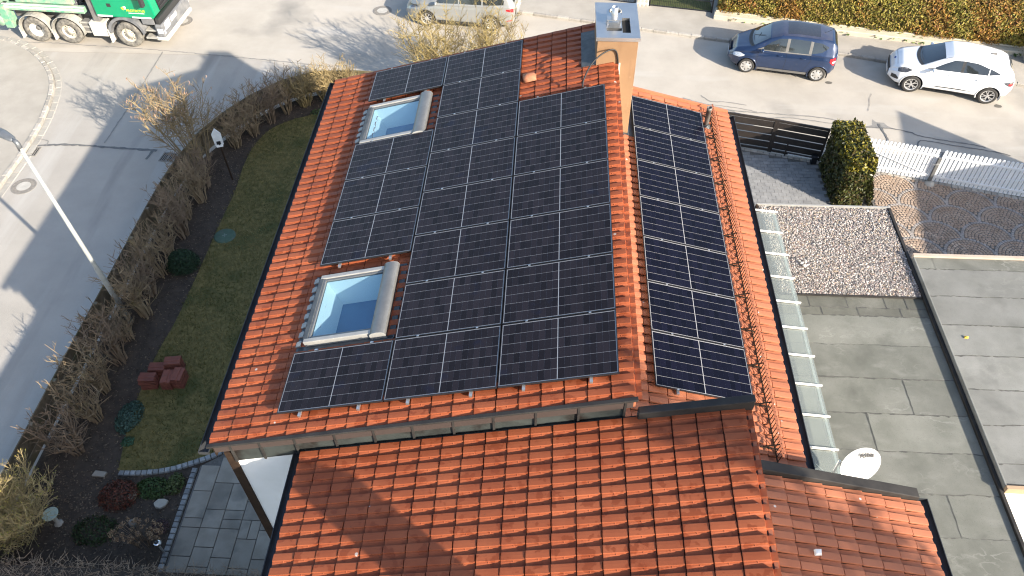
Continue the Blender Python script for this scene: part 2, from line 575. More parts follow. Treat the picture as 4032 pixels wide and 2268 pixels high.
# tar seams in the asphalt
Z1 = 0.004
for ln, w, m in (
    ([(-23.5, 21.72), (-22.38, 21.45), (-21.14, 21.40), (-19.0, 21.23), (-16.54, 21.02), (-14.7, 20.80), (-12.34, 20.50), (-9.5, 20.1)], 0.05, M_tarl),
    ([(-16.46, 20.93), (-16.43, 17.59), (-16.47, 15.06)], 0.055, M_tarl),
    ([(-18.81, 14.82), (-17.8, 14.92), (-16.92, 14.89), (-15.7, 14.80), (-14.5, 14.72)], 0.11, M_tar),
    ([(-14.62, 14.68), (-14.7, 14.25)], 0.10, M_tar),
    ([(-18.9, 15.2), (-18.5, 15.1), (-18.45, 14.85)], 0.05, M_tarl),
    ([(-14.4, 14.9), (-14.1, 15.05), (-13.7, 15.0)], 0.05, M_tarl),
    ([(4.51, 18.72), (4.81, 18.35), (5.38, 18.33), (6.07, 18.15)], 0.05, M_tarl),
    ([(3.82, 18.52), (5.41, 17.84), (7.04, 17.66), (8.64, 17.49), (9.9, 17.1)], 0.06, M_tarl),
    ([(5.32, 17.84), (6.34, 17.40), (7.46, 17.44), (8.8, 17.18), (10.0, 16.9)], 0.05, M_tarl),
    ([(2.5, 18.75), (4.2, 18.25), (5.6, 18.0), (6.4, 17.75)], 0.035, M_tarl),
    ([(9.9, 17.0), (10.7, 16.95), (11.11, 16.90), (11.61, 16.70), (11.74, 16.57), (12.76, 16.29), (13.35, 16.17), (13.81, 15.99)], 0.05, M_tar),
    ([(9.6, 16.3), (10.08, 16.12), (10.40, 16.13), (10.9, 16.04), (11.5, 15.93), (12.25, 15.65), (12.93, 15.51), (13.65, 15.34)], 0.08, M_tar),
    ([(11.49, 15.9), (11.71, 16.28), (12.01, 16.26), (12.69, 16.08), (13.95, 15.79), (14.49, 15.58)], 0.05, M_tar),
    ([(11.05, 16.0), (10.85, 15.72)], 0.07, M_tar), ([(11.4, 15.93), (11.25, 15.68)], 0.05, M_tar),
    ([(12.3, 15.62), (12.15, 15.4)], 0.06, M_tar), ([(12.75, 15.54), (12.55, 15.3)], 0.07, M_tar), ([(12.9, 15.5), (12.75, 15.3)], 0.05, M_tar),
    ([(10.55, 17.2), (10.62, 16.5), (10.6, 16.2)], 0.07, M_tar),
    ([(10.78, 19.04), (10.62, 18.75), (10.58, 18.61), (10.5, 18.3), (10.37, 17.95)], 0.018, M_tarl)):
    w0 = w
    P = resample(smooth_line(ln, 5), 0.12)
    P = [(x + random.gauss(0, 0.010), y + random.gauss(0, 0.010)) for x, y in P]
    a = off_line(P, 0.5)
    mb = MB()
    n = len(P)
    ws = [w0 * random.uniform(0.6, 1.25) / 2 for _ in P]
    A = [(p[0] + (q[0] - p[0]) * 2 * k, p[1] + (q[1] - p[1]) * 2 * k, Z1) for p, q, k in zip(P, a, ws)]
    B = [(p[0] - (q[0] - p[0]) * 2 * k, p[1] - (q[1] - p[1]) * 2 * k, Z1) for p, q, k in zip(P, a, ws)]
    mb.add(A + B, [(i, n + i, n + i + 1, i + 1) for i in range(n - 1)])
    mb.build('tar_seam', m, road)
    Z1 += 0.0006
# tar patch
pp = [(10.39, 17.48), (10.5, 17.3), (10.75, 17.28), (10.82, 17.1), (11.07, 16.9), (10.7, 16.98), (10.5, 16.93), (9.91, 16.99), (10.3, 17.12)]
sheet('tar_patch', pp, 0.003, M_tarl, parent=road)

# oil spots beside the rear wheels
for cx, cy in ((9.35, 19.72), (15.1, 18.45)):
    sheet('oil_spot', [(cx + .14 * math.cos(t) * random.uniform(.8, 1.2), cy + .1 * math.sin(t) * random.uniform(.8, 1.2)) for t in np.linspace(0, 6.28, 12)[:-1]], 0.003, mat('oil', (0.13, 0.12, 0.10), rough=0.5), parent=road)

# manhole covers and gully grates
M_iron = mat('cast_iron', (0.20, 0.185, 0.165), (0.27, 0.25, 0.22), 14, 4, 0.75, metal=0.2)
M_conc = mat('concrete', (0.36, 0.345, 0.31), (0.44, 0.42, 0.38), 5, 5, 0.9, 0.2, 60)
def manhole(x, y, z, label, r=0.40):
    t = thing('manhole_cover', label, 'manhole cover', (x, y, z), random.uniform(0, 1), 'manhole covers in the street')
    mb = MB().lathe([(r, -0.03), (r, 0.006), (r - .05, 0.008), (r - .05, -0.002), (r - .055, -0.03)], 36)
    mb.build('frame', M_iron, t)
    mb = MB()
    for k in range(22):
        a = 2 * math.pi * k / 22
        mb.box(r - .165, r - .075, -.018, .018, -0.03, 0.008, Matrix.Rotation(a, 4, 'Z'))
    mb.lathe([(0.0, 0.001), (r - .052, 0.001), (r - .052, -0.02)], 36)
    mb.build('ribbed_rim', M_iron, t)
    MB().lathe([(0.0, 0.007), (r - .175, 0.007), (r - .185, 0.0), (r - .185, -0.02)], 30).build('concrete_fill', M_conc, t)
manhole(-18.24, 12.70, 0.0, 'round manhole cover on the side road near the street lamp')
manhole(-8.23, 24.42, 0.004, 'round manhole cover in front of the silver estate car')
manhole(-16.43, 23.27, 0.004, 'round manhole cover beside the green truck bumper')
def gully(x, y, rz, label):
    t = thing('gully_grate', label, 'drain grate', (x, y, 0.0), rz, 'gully grates at the kerbs')
    mb = MB()
    for a in ((-.25, .25, -.25, -.21), (-.25, .25, .21, .25), (-.25, -.21, -.21, .21), (.21, .25, -.21, .21)):
        mb.box(*a, -0.02, 0.012)
    mb.build('frame', M_iron, t)
    for k in range(6):
        MB().box(-.21, .21, -.165 + k * .062, -.138 + k * .062, -0.02, 0.009).build('bar', M_iron, t)
    MB().box(-.21, .21, -.012, .012, -0.02, 0.007).build('cross_bar', M_iron, t)
    MB().box(-.208, .208, -.208, .208, -.03, 0.001).build('shaft', M_soot, t)
gully(-13.98, 14.38, 1.45, 'dark gully grate at the kerb below the hazel bush')
gully(-18.82, 14.5, 1.57, 'pale worn gully grate at the far kerb of the side road')

# ------------------------------------------------------------------ roof geometry
AL, BE = math.radians(14.892356), math.radians(14.707458)
ZP = 8.1964
def zL(x, off=0.0): return ZP + off / math.cos(AL) + x * math.tan(AL)
def zR(x, off=0.0): return 6.452 + off / math.cos(BE) - (x - 0.7983) * math.tan(BE)
def frameL(x, y, off):
    c, s = math.cos(AL), math.sin(AL)
    return Matrix(((c, 0, -s, x), (0, 1, 0, y), (s, 0, c, zL(x, off)), (0, 0, 0, 1)))
def frameR(x, y, off):       # X up-slope (towards -x), Y towards -y, Z normal
    c, s = math.cos(BE), math.sin(BE)
    return Matrix(((-c, 0, s, x), (0, -1, 0, y), (s, 0, c, zR(x, off)), (0, 0, 0, 1)))

TW, TE, TLEN = 0.2, 0.327, 0.395
PROF = [(0.002, 0.001), (0.012, 0.0), (0.035, 0.002), (0.06, 0.008), (0.085, 0.017), (0.087, 0.028), (0.092, 0.033), (0.145, 0.0345), (0.190, 0.033), (0.1965, 0.030), (0.1985, 0.001)]
def tile_mesh(name):
    """flat roll on the far side, trough that deepens up-slope, a recessed slot where the next course butts"""
    mb = MB()
    n = len(PROF)
    th = 0.016
    st = [(0.0, 0.016, 0.008), (0.012, 0.0165, 0.0075), (TE - .017, 0.007, -.020), (TE - .013, -.018, -.018), (TLEN, -.018, -.018)]
    tr = lambda y: 1.0 if y < .084 else (.5 if y < .0865 else 0.0)
    for x, b, d in st:
        mb.v.extend([(x, y, b + z * (1.0 if b > 0 else .5) + d * tr(y)) for y, z in PROF])
    for i in range(len(st) - 1):
        for k in range(n - 1):
            a = i * n + k
            mb.f.append((a, a + n, a + n + 1, a + 1))
    b0 = len(mb.v)
    mb.v.extend([(0.003, y, 0.016 + z + .008 * tr(y) - th - .012) for y, z in PROF])
    for k in range(n - 1):
        mb.f.append((k, k + 1, b0 + k + 1, b0 + k))
    mb.add([(0.15, 0.079, 0.022), (0.168, 0.079, 0.022), (0.168, 0.0868, 0.036), (0.15, 0.0868, 0.036), (0.159, 0.062, 0.024)],
           [(0, 1, 4), (1, 2, 4), (2, 3, 4), (3, 0, 4)])
    return mb
TILE_MB = tile_mesh('roof_tile')
TILE_V = np.array(TILE_MB.v)
TILE_Q = [f for f in TILE_MB.f]

CAMP = Vector((-1.0614, -6.4474, 16.9991))
def lay_tiles(parent, m, frame, x_eave, off, courses, y0, rows, budget, skip=None, hidden=None, dirsign=1, name='roof_tile'):
    """tiles as sub-parts of a roof: the ones that show largest as objects, the rest joined."""
    todo = []
    for i in range(courses):
        for j in range(rows):
            F = frame(x_eave, y0, off)
            L = F @ Matrix.Translation((i * TE, j * TW, 0))
            c = L @ Vector((TE / 2, TW / 2, 0))
            if skip and skip(c.x, c.y): continue
            h = bool(hidden and hidden(c.x, c.y))
            todo.append((h, (c - CAMP).length, L))
    todo.sort(key=lambda t: (t[0], t[1]))
    ind = [t for t in todo[:budget] if not t[0]]
    rest = todo[len(ind):]
    me = TILE_MB.mesh(name)
    me.materials.append(m)
    P = wloc(parent)
    PI_ = Matrix.Translation(-P)
    for h, d, L in ind:
        J = Matrix.Translation((random.gauss(0, .0015), 0, random.gauss(0, .0012))) @ Matrix.Rotation(random.gauss(0, 0.004), 4, 'Z') @ Matrix.Rotation(random.gauss(0, 0.004), 4, 'Y')
        place(me, name, None, parent, M=PI_ @ L @ J)
    if rest:
        mb = MB()
        for h, d, L in rest:
            M2 = PI_ @ L @ Matrix.Translation((random.gauss(0, .0015), 0, random.gauss(0, .0012)))
            R3 = np.array(M2)[:3, :3]
            V = TILE_V @ R3.T + np.array(M2)[:3, 3]
            mb.add(V, TILE_Q)
        tag(mb.build('further_roof_tiles', m, parent), kind='stuff')
    return len(ind)

def prism_y(mb, poly_xz, y0, y1):
    n = len(poly_xz)
    mb.add([(x, y0, z) for x, z in poly_xz] + [(x, y1, z) for x, z in poly_xz],
           [tuple(range(n)), tuple(reversed(range(n, 2 * n)))] + [((i + 1) % n, i, n + i, n + (i + 1) % n) for i in range(n)])
    return mb

def gutter(parent, x, z, y0, y1, r=0.075, name='gutter', m=None):
    prof = [(x + r * math.cos(t), z + r * math.sin(t)) for t in np.linspace(math.pi, 2 * math.pi, 9)]
    prof += [(x + (r - .012) * math.cos(t), z + (r - .012) * math.sin(t)) for t in np.linspace(2 * math.pi, math.pi, 9)]
    mb = MB()
    n = len(prof)
    mb.add([(a, y0, b) for a, b in prof] + [(a, y1, b) for a, b in prof],
           [((i + 1) % n, i, n + i, n + (i + 1) % n) for i in range(n)])
    for yy in (y0, y1):
        mb.box(x - r, x + r, yy - .004, yy + .004, z - r * .8, z)
    return mb.build(name, m or M_dark, parent, world=True)

# ------------------------------------------------------------------ the main house
house = thing('house', 'white house with split orange tiled roofs covered in solar panels', 'house', (-2.0, 4.5, 0))
H0, H1 = -0.30, 9.25
mb = MB()
prism_y(mb, [(-5.8, -0.05), (0.05, -0.05), (0.05, zL(0.05, -.64)), (-5.8, zL(-5.8, -.64))], H0, H1)
wall = mb.build('wall', M_white, house, world=True)
mb = MB()
prism_y(mb, [(0.052, -0.05), (2.75, -0.05), (2.75, zR(2.75, -.36)), (0.052, zR(0.052, -.36))], H0, H1)
mb.build('wall', M_white, house, world=True)
MB().box(-5.94, -5.79, -0.33, -0.19, 0, zL(-5.8, -.45)).build('corner_board', M_brown, house, world=True, bevel=0.01)

# skylight openings (x0, x1 in world, y0, y1)
SKY = [(-4.93, -3.50, 1.33, 2.82), (-4.95, -3.53, 6.56, 7.89)]
roofL = bpy.data.objects.new('upper_roof', None)
COL.objects.link(roofL)
roofL.parent = house
# deck with openings, built as strips
ys = [-0.36, SKY[0][2] + .06, SKY[0][3] - .06, SKY[1][2] + .06, SKY[1][3] - .06, 9.44]
mb = MB()
def deck_strip(x0, x1, y0, y1):
    prism_y(mb, [(x0, zL(x0, -.34)), (x1, zL(x1, -.34)), (x1, zL(x1, -.178)), (x0, zL(x0, -.178))], y0, y1)
for k in range(5):
    if k in (1, 3):
        s = SKY[0] if k == 1 else SKY[1]
        deck_strip(-6.04, s[0] + .06, ys[k], ys[k + 1])
        deck_strip(s[1] - .06, 0.20, ys[k], ys[k + 1])
    else:
        deck_strip(-6.04, 0.20, ys[k], ys[k + 1])
mb.build('roof_deck', M_deck, roofL, world=True)
# tiles
PL, PS, PG = 1.722, 1.134, 0.02
cA = math.cos(AL)
XC = [(-(k * (PL + PG) + PL) * cA, -k * (PL + PG) * cA) for k in range(3)]      # C (ridge), B, A (gutter)
YTOP8 = 8 * (PS + PG) - PG
def cov_left(x, y):
    if XC[0][0] - .02 < x < XC[0][1] - .1 and 0.12 < y < 6.8: return True
    if XC[1][0] < x < XC[1][1] + .05 and 0.12 < y < 9.1: return True
    if XC[2][0] + .12 < x < XC[2][1] + .05:
        if 0.12 < y < 1.02 or 3.2 < y < 6.4 or 8.15 < y < 9.1: return True
    return False
def skip_left(x, y):
    for s in SKY:
        if s[0] - .02 < x < s[1] + .0 and s[2] - .03 < y < s[3] + .03: return True
    return -0.42 < x < 0.8 and 7.80 < y < 9.12
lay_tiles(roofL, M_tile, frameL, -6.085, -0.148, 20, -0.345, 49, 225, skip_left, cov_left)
# pent ridge trim under the last tiles
mb = MB()
prism_y(mb, [(0.17, zL(0.17, -.34)), (0.235, zL(0.2, -.34)), (0.235, zL(0.235, -.16)), (0.17, zL(0.17, -.17))], -0.34, 7.72)
mb.build('ridge_board', M_tile_r, roofL, world=True)
# verge flashing near and far
mb = MB()
prism_y(mb, [(-6.12, zL(-6.12, -.155)), (0.25, zL(.25, -.155)), (0.25, zL(.25, -.115)), (-6.12, zL(-6.12, -.115))], -0.405, -0.338)
mb.build('verge_flashing', M_flash, roofL, world=True, bevel=0.008)
mb = MB()
prism_y(mb, [(-6.10, zL(-6.10, -.30)), (-0.15, zL(-.15, -.30)), (-0.15, zL(-.15, -.135)), (-6.10, zL(-6.10, -.135))], 9.447, 9.50)
mb.build('verge_flashing', M_brown, roofL, world=True)
gutter(roofL, -6.18, zL(-6.18, -.20), -0.42, 9.5, 0.085)
mb = MB()
prism_y(mb, [(-6.07, zL(-6.07, -.45)), (-6.045, zL(-6.045, -.45)), (-6.045, zL(-6.045, -.2)), (-6.07, zL(-6.07, -.2))], -0.34, 9.44)
mb.build('fascia', M_brown, roofL, world=True)

# dark sheet cladding on the gable below the verge
SEAM = [-5.76, -5.28, -4.711, -4.079, -3.475, -2.886, -2.286, -1.705, -1.112, -0.522, 0.098]
for a, b in zip(SEAM[:-1], SEAM[1:]):
    mb = MB()
    prism_y(mb, [(a + .012, zL(a, -.655)), (b - .012, zL(b, -.655)), (b - .012, zL(b, -.158)), (a + .012, zL(a, -.158))], -0.337, -0.306)
    mb.build('cladding_panel', M_zinc, house, world=True)
for a in SEAM:
    MB().bar((a, -0.352, zL(a, -.65)), (a, -0.352, zL(a, -.16)), 0.032, 0.035, up=(0, 1, 0)).build('standing_seam', M_flash, house, world=True)

# lower roof on the right
roofR = bpy.data.objects.new('lower_roof', None)
COL.objects.link(roofR)
roofR.parent = house
mb = MB()
prism_y(mb, [(0.06, zR(.06, -.36)), (3.16, zR(3.16, -.36)), (3.16, zR(3.16, -.178)), (0.06, zR(.06, -.178))], -0.27, 9.55)
mb.build('roof_deck', M_deck, roofR, world=True)
OR = (0.7983, 1.0603)
cB = math.cos(BE)
def cov_right(x, y): return OR[0] + .12 < x < OR[0] + PL * cB - .05 and OR[1] + .1 < y < OR[1] + 7 * (PS + PG) - .1
def skip_right(x, y): return x < 0.72 and 7.82 < y < 9.1
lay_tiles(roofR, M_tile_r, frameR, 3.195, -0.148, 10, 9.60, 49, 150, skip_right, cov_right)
mb = MB()
prism_y(mb, [(0.30, zR(.3, -.30)), (3.2, zR(3.2, -.30)), (3.2, zR(3.2, -.09)), (0.30, zR(.3, -.09))], 9.605, 9.66)
mb.build('verge_edge', M_tile_r, roofR, world=True)
gutter(roofR, 3.285, zR(3.28, -.20), -0.24, 9.62, 0.085)
mb = MB()
prism_y(mb, [(3.165, zR(3.16, -.5)), (3.19, zR(3.19, -.5)), (3.19, zR(3.19, -.21)), (3.165, zR(3.16, -.21))], -0.26, 9.55)
mb.build('fascia', M_brown, roofR, world=True)
# snow guard
sg = bpy.data.objects.new('snow_guard', None)
COL.objects.link(sg)
sg.parent = house
SGX = 2.70
for dx, zz, w, h in ((0.0, -0.085, 0.02, 0.02), (0.052, 0.10, 0.035, 0.012)):
    MB().bar((SGX + dx, 0.05, zR(SGX + dx, zz)), (SGX + dx, 9.42, zR(SGX + dx, zz)), w, h).build('guard_rail', M_tile_r if zz > 0 else M_brown, sg, world=True)
bar_me = MB().bar((0, 0, -0.085), (0.062, 0.055, 0.10), 0.012, 0.012).mesh('guard_bar')
bar_me.materials.append(M_brown)
y = 0.08
while y < 9.36:
    place(bar_me, 'guard_bar', None, sg, Vector((SGX, y, zR(SGX))) - wloc(sg))
    y += 0.085
for k in range(12):
    yy = 0.3 + k * 0.8
    br = MB().bar((SGX - .25, yy, zR(SGX - .25, -.06)), (SGX + .04, yy, zR(SGX + .04, -.05)), 0.03, 0.012)
    br.bar((SGX - .2, yy, zR(SGX - .2, -.05)), (SGX + .045, yy, zR(SGX + .045, 0.09)), 0.02, 0.012)
    br.build('guard_bracket', M_brown, sg, world=True)
# vent pipe
mb = MB()
mb.lathe([(0.055, -.12), (0.055, 0.42), (0.06, 0.42), (0.062, 0.50), (0.048, 0.50), (0.045, 0.1)], 16, Matrix.Translation((2.56, 8.80, zR(2.56, -.1))))
mb.build('vent_pipe', mat('grey_pipe', (0.11, 0.105, 0.10), (0.15, 0.14, 0.13), 8, 3, 0.5), roofR, smooth=True, world=True)
MB().lathe([(0.13, -.06), (0.10, -.02), (0.062, 0.05)], 14, Matrix.Translation((2.56, 8.80, zR(2.56, -.1)))).build('pipe_collar', M_lead, roofR, world=True)
# clay vent tile
mb = MB()
F = frameL(-1.60, 7.80, -0.11)
prof = [(-.11, 0), (-.10, .07), (-.06, .105), (0, .115), (.06, .105), (.10, .07), (.11, 0)]
vs = []
for x, sc in ((0.0, 1.0), (0.10, 1.0), (0.22, 0.85), (0.27, 0.3)):
    vs += [F @ Vector((x, a * (0.9 + .1 * sc), b * sc)) for a, b in prof]
n = len(prof)
mb.add(vs, [(i * n + k, (i + 1) * n + k, (i + 1) * n + k + 1, i * n + k + 1) for i in range(3) for k in range(n - 1)] + [tuple(range(n))])
mb.build('vent_tile', mat('vent_clay', (0.40, 0.165, 0.085), (0.33, 0.13, 0.065), 12, 3, 0.7), roofL, smooth=True, world=True)

# ------------------------------------------------------------------ chimney
chim = MB().box(-0.145, 0.66, 7.775, 9.085, 5.9, 8.64).build('chimney', M_chim, house, world=True, bevel=0.006)
mb = MB()
X0, X1, Y0, Y1, Z0, Z1c = -0.175, 0.687, 7.74, 9.115, 8.632, 8.70
# cap plate with two openings: built as a frame of boxes
def capbox(x0, x1, y0, y1): mb.box(x0, x1, y0, y1, Z0, Z1c)
hx0, hx1, hy0, hy1 = 0.345, 0.51, 7.93, 8.50            # long rectangular flue
gx0, gx1, gy0, gy1 = 0.035, 0.335, 8.00, 8.11           # narrow slot
rx0, rx1, ry0, ry1 = 0.10, 0.36, 8.62, 8.83             # round flue opening (square cut-out)
capbox(X0, X1, Y0, hy0); capbox(X0, gx0, hy0, Y1); capbox(hx1, X1, hy0, Y1)
capbox(gx0, hx0, hy0, gy0); capbox(gx1, hx0, gy0, gy1); capbox(gx0, hx0, gy1, hy1 - .0)
capbox(gx0, hx1, hy1, ry0); capbox(gx0, rx0, ry0, ry1); capbox(rx1, hx1, ry0, ry1); capbox(gx0, hx1, ry1, Y1)
mb.build('chimney_cap', M_steel, chim, world=True)
MB().box(X0 - .006, X1 + .006, Y0 - .006, Y0 + .0, Z0 - .012, Z1c).build('cap_trim', M_alu, chim, world=True)
for nm, a in (('flue_opening', (hx0, hx1, hy0, hy1)), ('flue_opening', (gx0, gx1, gy0, gy1)), ('flue_opening', (rx0, rx1, ry0, ry1))):
    MB().box(a[0] - .01, a[1] + .01, a[2] - .01, a[3] + .01, 8.641, 8.646).build(nm, M_soot, chim, world=True)
MB().lathe([(0.105, 0), (0.105, .035), (.125, .035), (.125, 0)], 20, Matrix.Translation((.23, 8.725, 8.695))).build('flue_collar', M_plaster, chim, smooth=True, world=True)
MB().box(0.04, 0.335, 8.20, 8.50, 8.80, 8.815).build('rain_plate', M_steel, chim, world=True)
for a, b in ((.06, 8.22), (.31, 8.22), (.06, 8.48), (.31, 8.48)):
    MB().box(a - .01, a + .01, b - .01, b + .01, 8.70, 8.80).build('plate_leg', M_steel, chim, world=True)
MB().lathe([(.066, 0), (.066, .20), (.06, .20), (.058, .02)], 20, Matrix.Translation((.19, 8.37, 8.812))).build('flue_pipe', M_alu, chim, smooth=True, world=True)
mb = MB()
prism_y(mb, [(-0.43, zL(-.43, -.10)), (-0.14, zL(-.14, -.10)), (-0.14, zL(-.14, -.088)), (-0.43, zL(-.43, -.088))], 7.80, 9.12)
mb.build('chimney_flashing', M_lead, house, world=True)
mb = MB()
prism_y(mb, [(0.655, zR(.655, -.12)), (0.80, zR(.8, -.12)), (0.80, zR(.8, -.09)), (0.655, zR(.655, -.09))], 7.70, 9.15)
prism_y(mb, [(0.24, zR(.24, -.12)), (0.655, zR(.655, -.12)), (0.655, zR(.655, -.10)), (0.24, zR(.24, -.10))], 7.68, 7.775)
mb.build('chimney_flashing', M_lead, house, world=True)
# cable from the array to the chimney with its white conduit
cab = smooth_line([(-0.42, 6.93, zL(-.42, .01)), (-.40, 7.05, zL(-.40, .10)), (-.25, 7.35, zL(-.25, .22)), (0.0, 7.62, zL(0, .24)), (0.22, 7.74, zL(.22, .16)), (0.30, 7.755, 8.10), (0.30, 7.755, 7.7)], 6)
MB().tube(cab, 0.016, 6).build('cable', M_rubber, house, smooth=True, world=True)
MB().box(0.315, 0.345, 7.748, 7.772, 6.35, 8.12).build('conduit', M_leadpaint, house, world=True)

# ------------------------------------------------------------------ skylights
def skylight(s, label):
    x0, x1, y0, y1 = s
    Lx = (x1 - x0) / cA
    Wy = y1 - y0
    root = bpy.data.objects.new('skylight', None)
    COL.objects.link(root)
    root.parent = house
    root.matrix_basis = Matrix.Translation(-wloc(house)) @ frameL(x0, y0, -0.10)
    root['label'] = label
    fw = 0.085
    top = 0.105
    # frame bars
    for nm, b in (('frame_side', (0.02, Lx - .2, 0, fw)), ('frame_side', (0.02, Lx - .2, Wy - fw, Wy)), ('frame_bottom', (0.0, 0.09, fw, Wy - fw))):
        MB().box(b[0], b[1], b[2], b[3], -0.02, top).build(nm, M_palegrey if nm == 'frame_side' else M_lead, root, bevel=0.012)
    MB().box(0.09, 0.13, fw, Wy - fw, -.02, top - .015).build('sash_bottom', M_greylac, root, bevel=0.006)
    for a, b in ((fw, fw + .045), (Wy - fw - .045, Wy - fw)):
        MB().box(0.13, Lx - .22, a, b, -.02, top - .022).build('sash_side', M_greylac, root, bevel=0.006)
    MB().box(0.125, Lx - .22, fw + .04, Wy - fw - .04, top - .045, top - .038).build('glass_pane', M_glass, root)
    # reveal: four splayed sides and a blue plane closing its foot
    a0, a1, b0, b1 = 0.12, Lx - .2, fw + .035, Wy - fw - .035
    d, i0, i1, j0, j1 = -0.34, 0.30, Lx - .12, fw + .16, Wy - fw - .26
    z0 = top - .05
    MB().add([(a0, b0, z0), (a1, b0, z0), (a1, b1, z0), (a0, b1, z0), (i0, j0, d), (i1, j0, d), (i1, j1, d), (i0, j1, d)],
             [(0, 1, 5, 4), (1, 2, 6, 5), (2, 3, 7, 6), (3, 0, 4, 7)]).build('reveal', M_reveal, root)
    MB().box(i0 - .01, i1 + .01, j0 - .01, j1 + .01, d - .02, d).build('closing_plane', M_blue_plane, root)
    # roller shutter housing
    r = 0.15
    prof = [(-r, -.03), (-r, .05), (-.135, .085), (-.09, .108), (-.02, .118), (.05, .112), (.10, .09), (.12, .05), (.12, -.03)]
    mb = MB()
    n = len(prof)
    cx = Lx - .14
    mb.add([(cx + a, -.03, .02 + b) for a, b in prof] + [(cx + a, Wy + .03, .02 + b) for a, b in prof],
           [((i + 1) % n, i, n + i, n + (i + 1) % n) for i in range(n)])
    mb.build('shutter_box', M_greylac, root, smooth=True)
    for yy in (-.036, Wy + .03):
        m2 = MB()
        m2.add([(cx + a, yy, .02 + b) for a, b in prof] + [(cx + a, yy + .006, .02 + b) for a, b in prof],
               [tuple(range(n)), tuple(reversed(range(n, 2 * n)))] + [((i + 1) % n, i, n + i, n + (i + 1) % n) for i in range(n)])
        m2.build('shutter_end', M_palegrey, root)
    # apron: side gutters, lower lead with tongues dressed over the tile rolls
    for b in ((-.10, Lx + .08, -.09, -.002), (-.10, Lx + .08, Wy + .002, Wy + .09), (-.14, -.002, -.09, Wy + .09), (Lx, Lx + .10, -.05, Wy + .05)):
        MB().box(b[0], b[1], b[2], b[3], -.06, -.012).build('apron', M_lead, root)
    ntg = int(round(Wy / TW))
    M_tong = mat('lead_tongue', (0.36, 0.355, 0.33), (0.28, 0.28, 0.265), 25, 4, 0.6)
    yt = math.ceil((y0 - (-0.345) - 0.085) / TW) * TW + (-0.345) + 0.085 - y0
    while yt < Wy + 0.02:
        mb = MB()
        P0 = [(-.155, yt, .004), (-.155, yt + .10, .004), (-.09, yt + .115, 0.018), (-.06, yt + .10, .020), (-.06, yt + .005, .020)]
        mb.add([(a, b, c + .001) for a, b, c in P0] + [(a, b, c - .03) for a, b, c in P0],
               [(0, 4, 3, 2, 1), (0, 1, 6, 5), (1, 2, 7, 6), (4, 0, 5, 9)])
        mb.build('lead_tongue', M_tong, root)
        yt += TW
skylight(SKY[0], 'skylight with its roller shutter box nearer the front gable')
skylight(SKY[1], 'skylight with its roller shutter box near the far gable')

# ------------------------------------------------------------------ solar panels
CX = (PL - 2 * .011 - 2 * .010 - .012) / 18
CY = (PS - 2 * .011 - 2 * .010) / 6
def cell_mesh(name, m):
    w, h = CX - .0013, CY - .0046
    c = 0.0025
    mb = MB()
    P0 = [(c, 0), (w - c, 0), (w, c), (w, h - c), (w - c, h), (c, h), (0, h - c), (0, c)]
    mb.add([(x, y, 0) for x, y in P0], [tuple(range(8))])
    me = mb.mesh(name)
    me.materials.append(m)
    return me
cellL, cellR = cell_mesh('solar_cell', M_cell), cell_mesh('solar_cell', M_cell_r)
fm = MB()
for b in ((0, PL, 0, .011), (0, PL, PS - .011, PS), (0, .011, .011, PS - .011), (PL - .011, PL, .011, PS - .011)):
    fm.box(*b, -.035, 0.0)
frame_me = fm.mesh('frame')
frame_me.materials.append(mat('panel_frame', (0.018, 0.018, 0.02), rough=0.35))
bk = MB().box(.0112, PL - .0112, .0112, PS - .0112, -.012, -.004)
back_me = bk.mesh('backsheet')
back_me.materials.append(M_back)
cl_me = MB().box(-.018, .018, -.009, .009, -.002, .006).mesh('clamp')
cl_me.materials.append(M_alu)
cells_xy = []
for i in range(18):
    x = .021 + i * CX + (.012 if i >= 9 else 0)
    for j in range(6):
        cells_xy.append((x + .0007, .021 + j * CY + .0032))
def panel(M, label, cell, group='solar panels on the roofs'):
    t = thing('solar_panel', label, 'solar panel', group=group)
    t.matrix_basis = M
    place(frame_me, 'frame', None, t)
    place(back_me, 'backsheet', None, t)
    for x, y in cells_xy:
        o = place(cell, 'solar_cell', None, t, (x, y, -.003))
    for x in (0.38, PL - .38):
        place(cl_me, 'clamp', None, t, (x, PS + PG / 2, 0.0))
    return t
ORD = ['first', 'second', 'third', 'fourth', 'fifth', 'sixth', 'seventh', 'eighth']
def ord_label(k, n):
    if k == 0: return 'nearest'
    if k == n - 1: return 'farthest'
    return ORD[k] + ' from the near end'
for ci, (cname, ylist) in enumerate((('ridge-side column', [k * (PS + PG) for k in range(6)]),
                                      ('middle column', [k * (PS + PG) for k in range(8)]))):
    xl = -(ci * (PL + PG) + PL) * cA
    for k, yy in enumerate(ylist):
        panel(frameL(xl, yy, 0), 'dark solar panel, %s in the %s of the upper roof' % (ord_label(k, len(ylist)), cname), cellL)
xl = XC[2][0]
for k, yy in enumerate((3.09, 3.09 + PS + PG, 3.09 + 2 * (PS + PG))):
    panel(frameL(xl, yy, 0), 'dark solar panel, %s of the three between the two skylights' % ('nearest', 'middle', 'farthest')[k], cellL)
panel(frameL(xl, 0.0, 0), 'dark solar panel in the front corner below the near skylight', cellL)
panel(frameL(xl, 7 * (PS + PG), 0), 'dark solar panel in the far corner above the far skylight', cellL)
for k in range(7):
    panel(frameR(OR[0] + PL * cB, OR[1] + PS + k * (PS + PG), 0), 'black solar panel, %s on the lower right roof' % ord_label(k, 7), cellR)
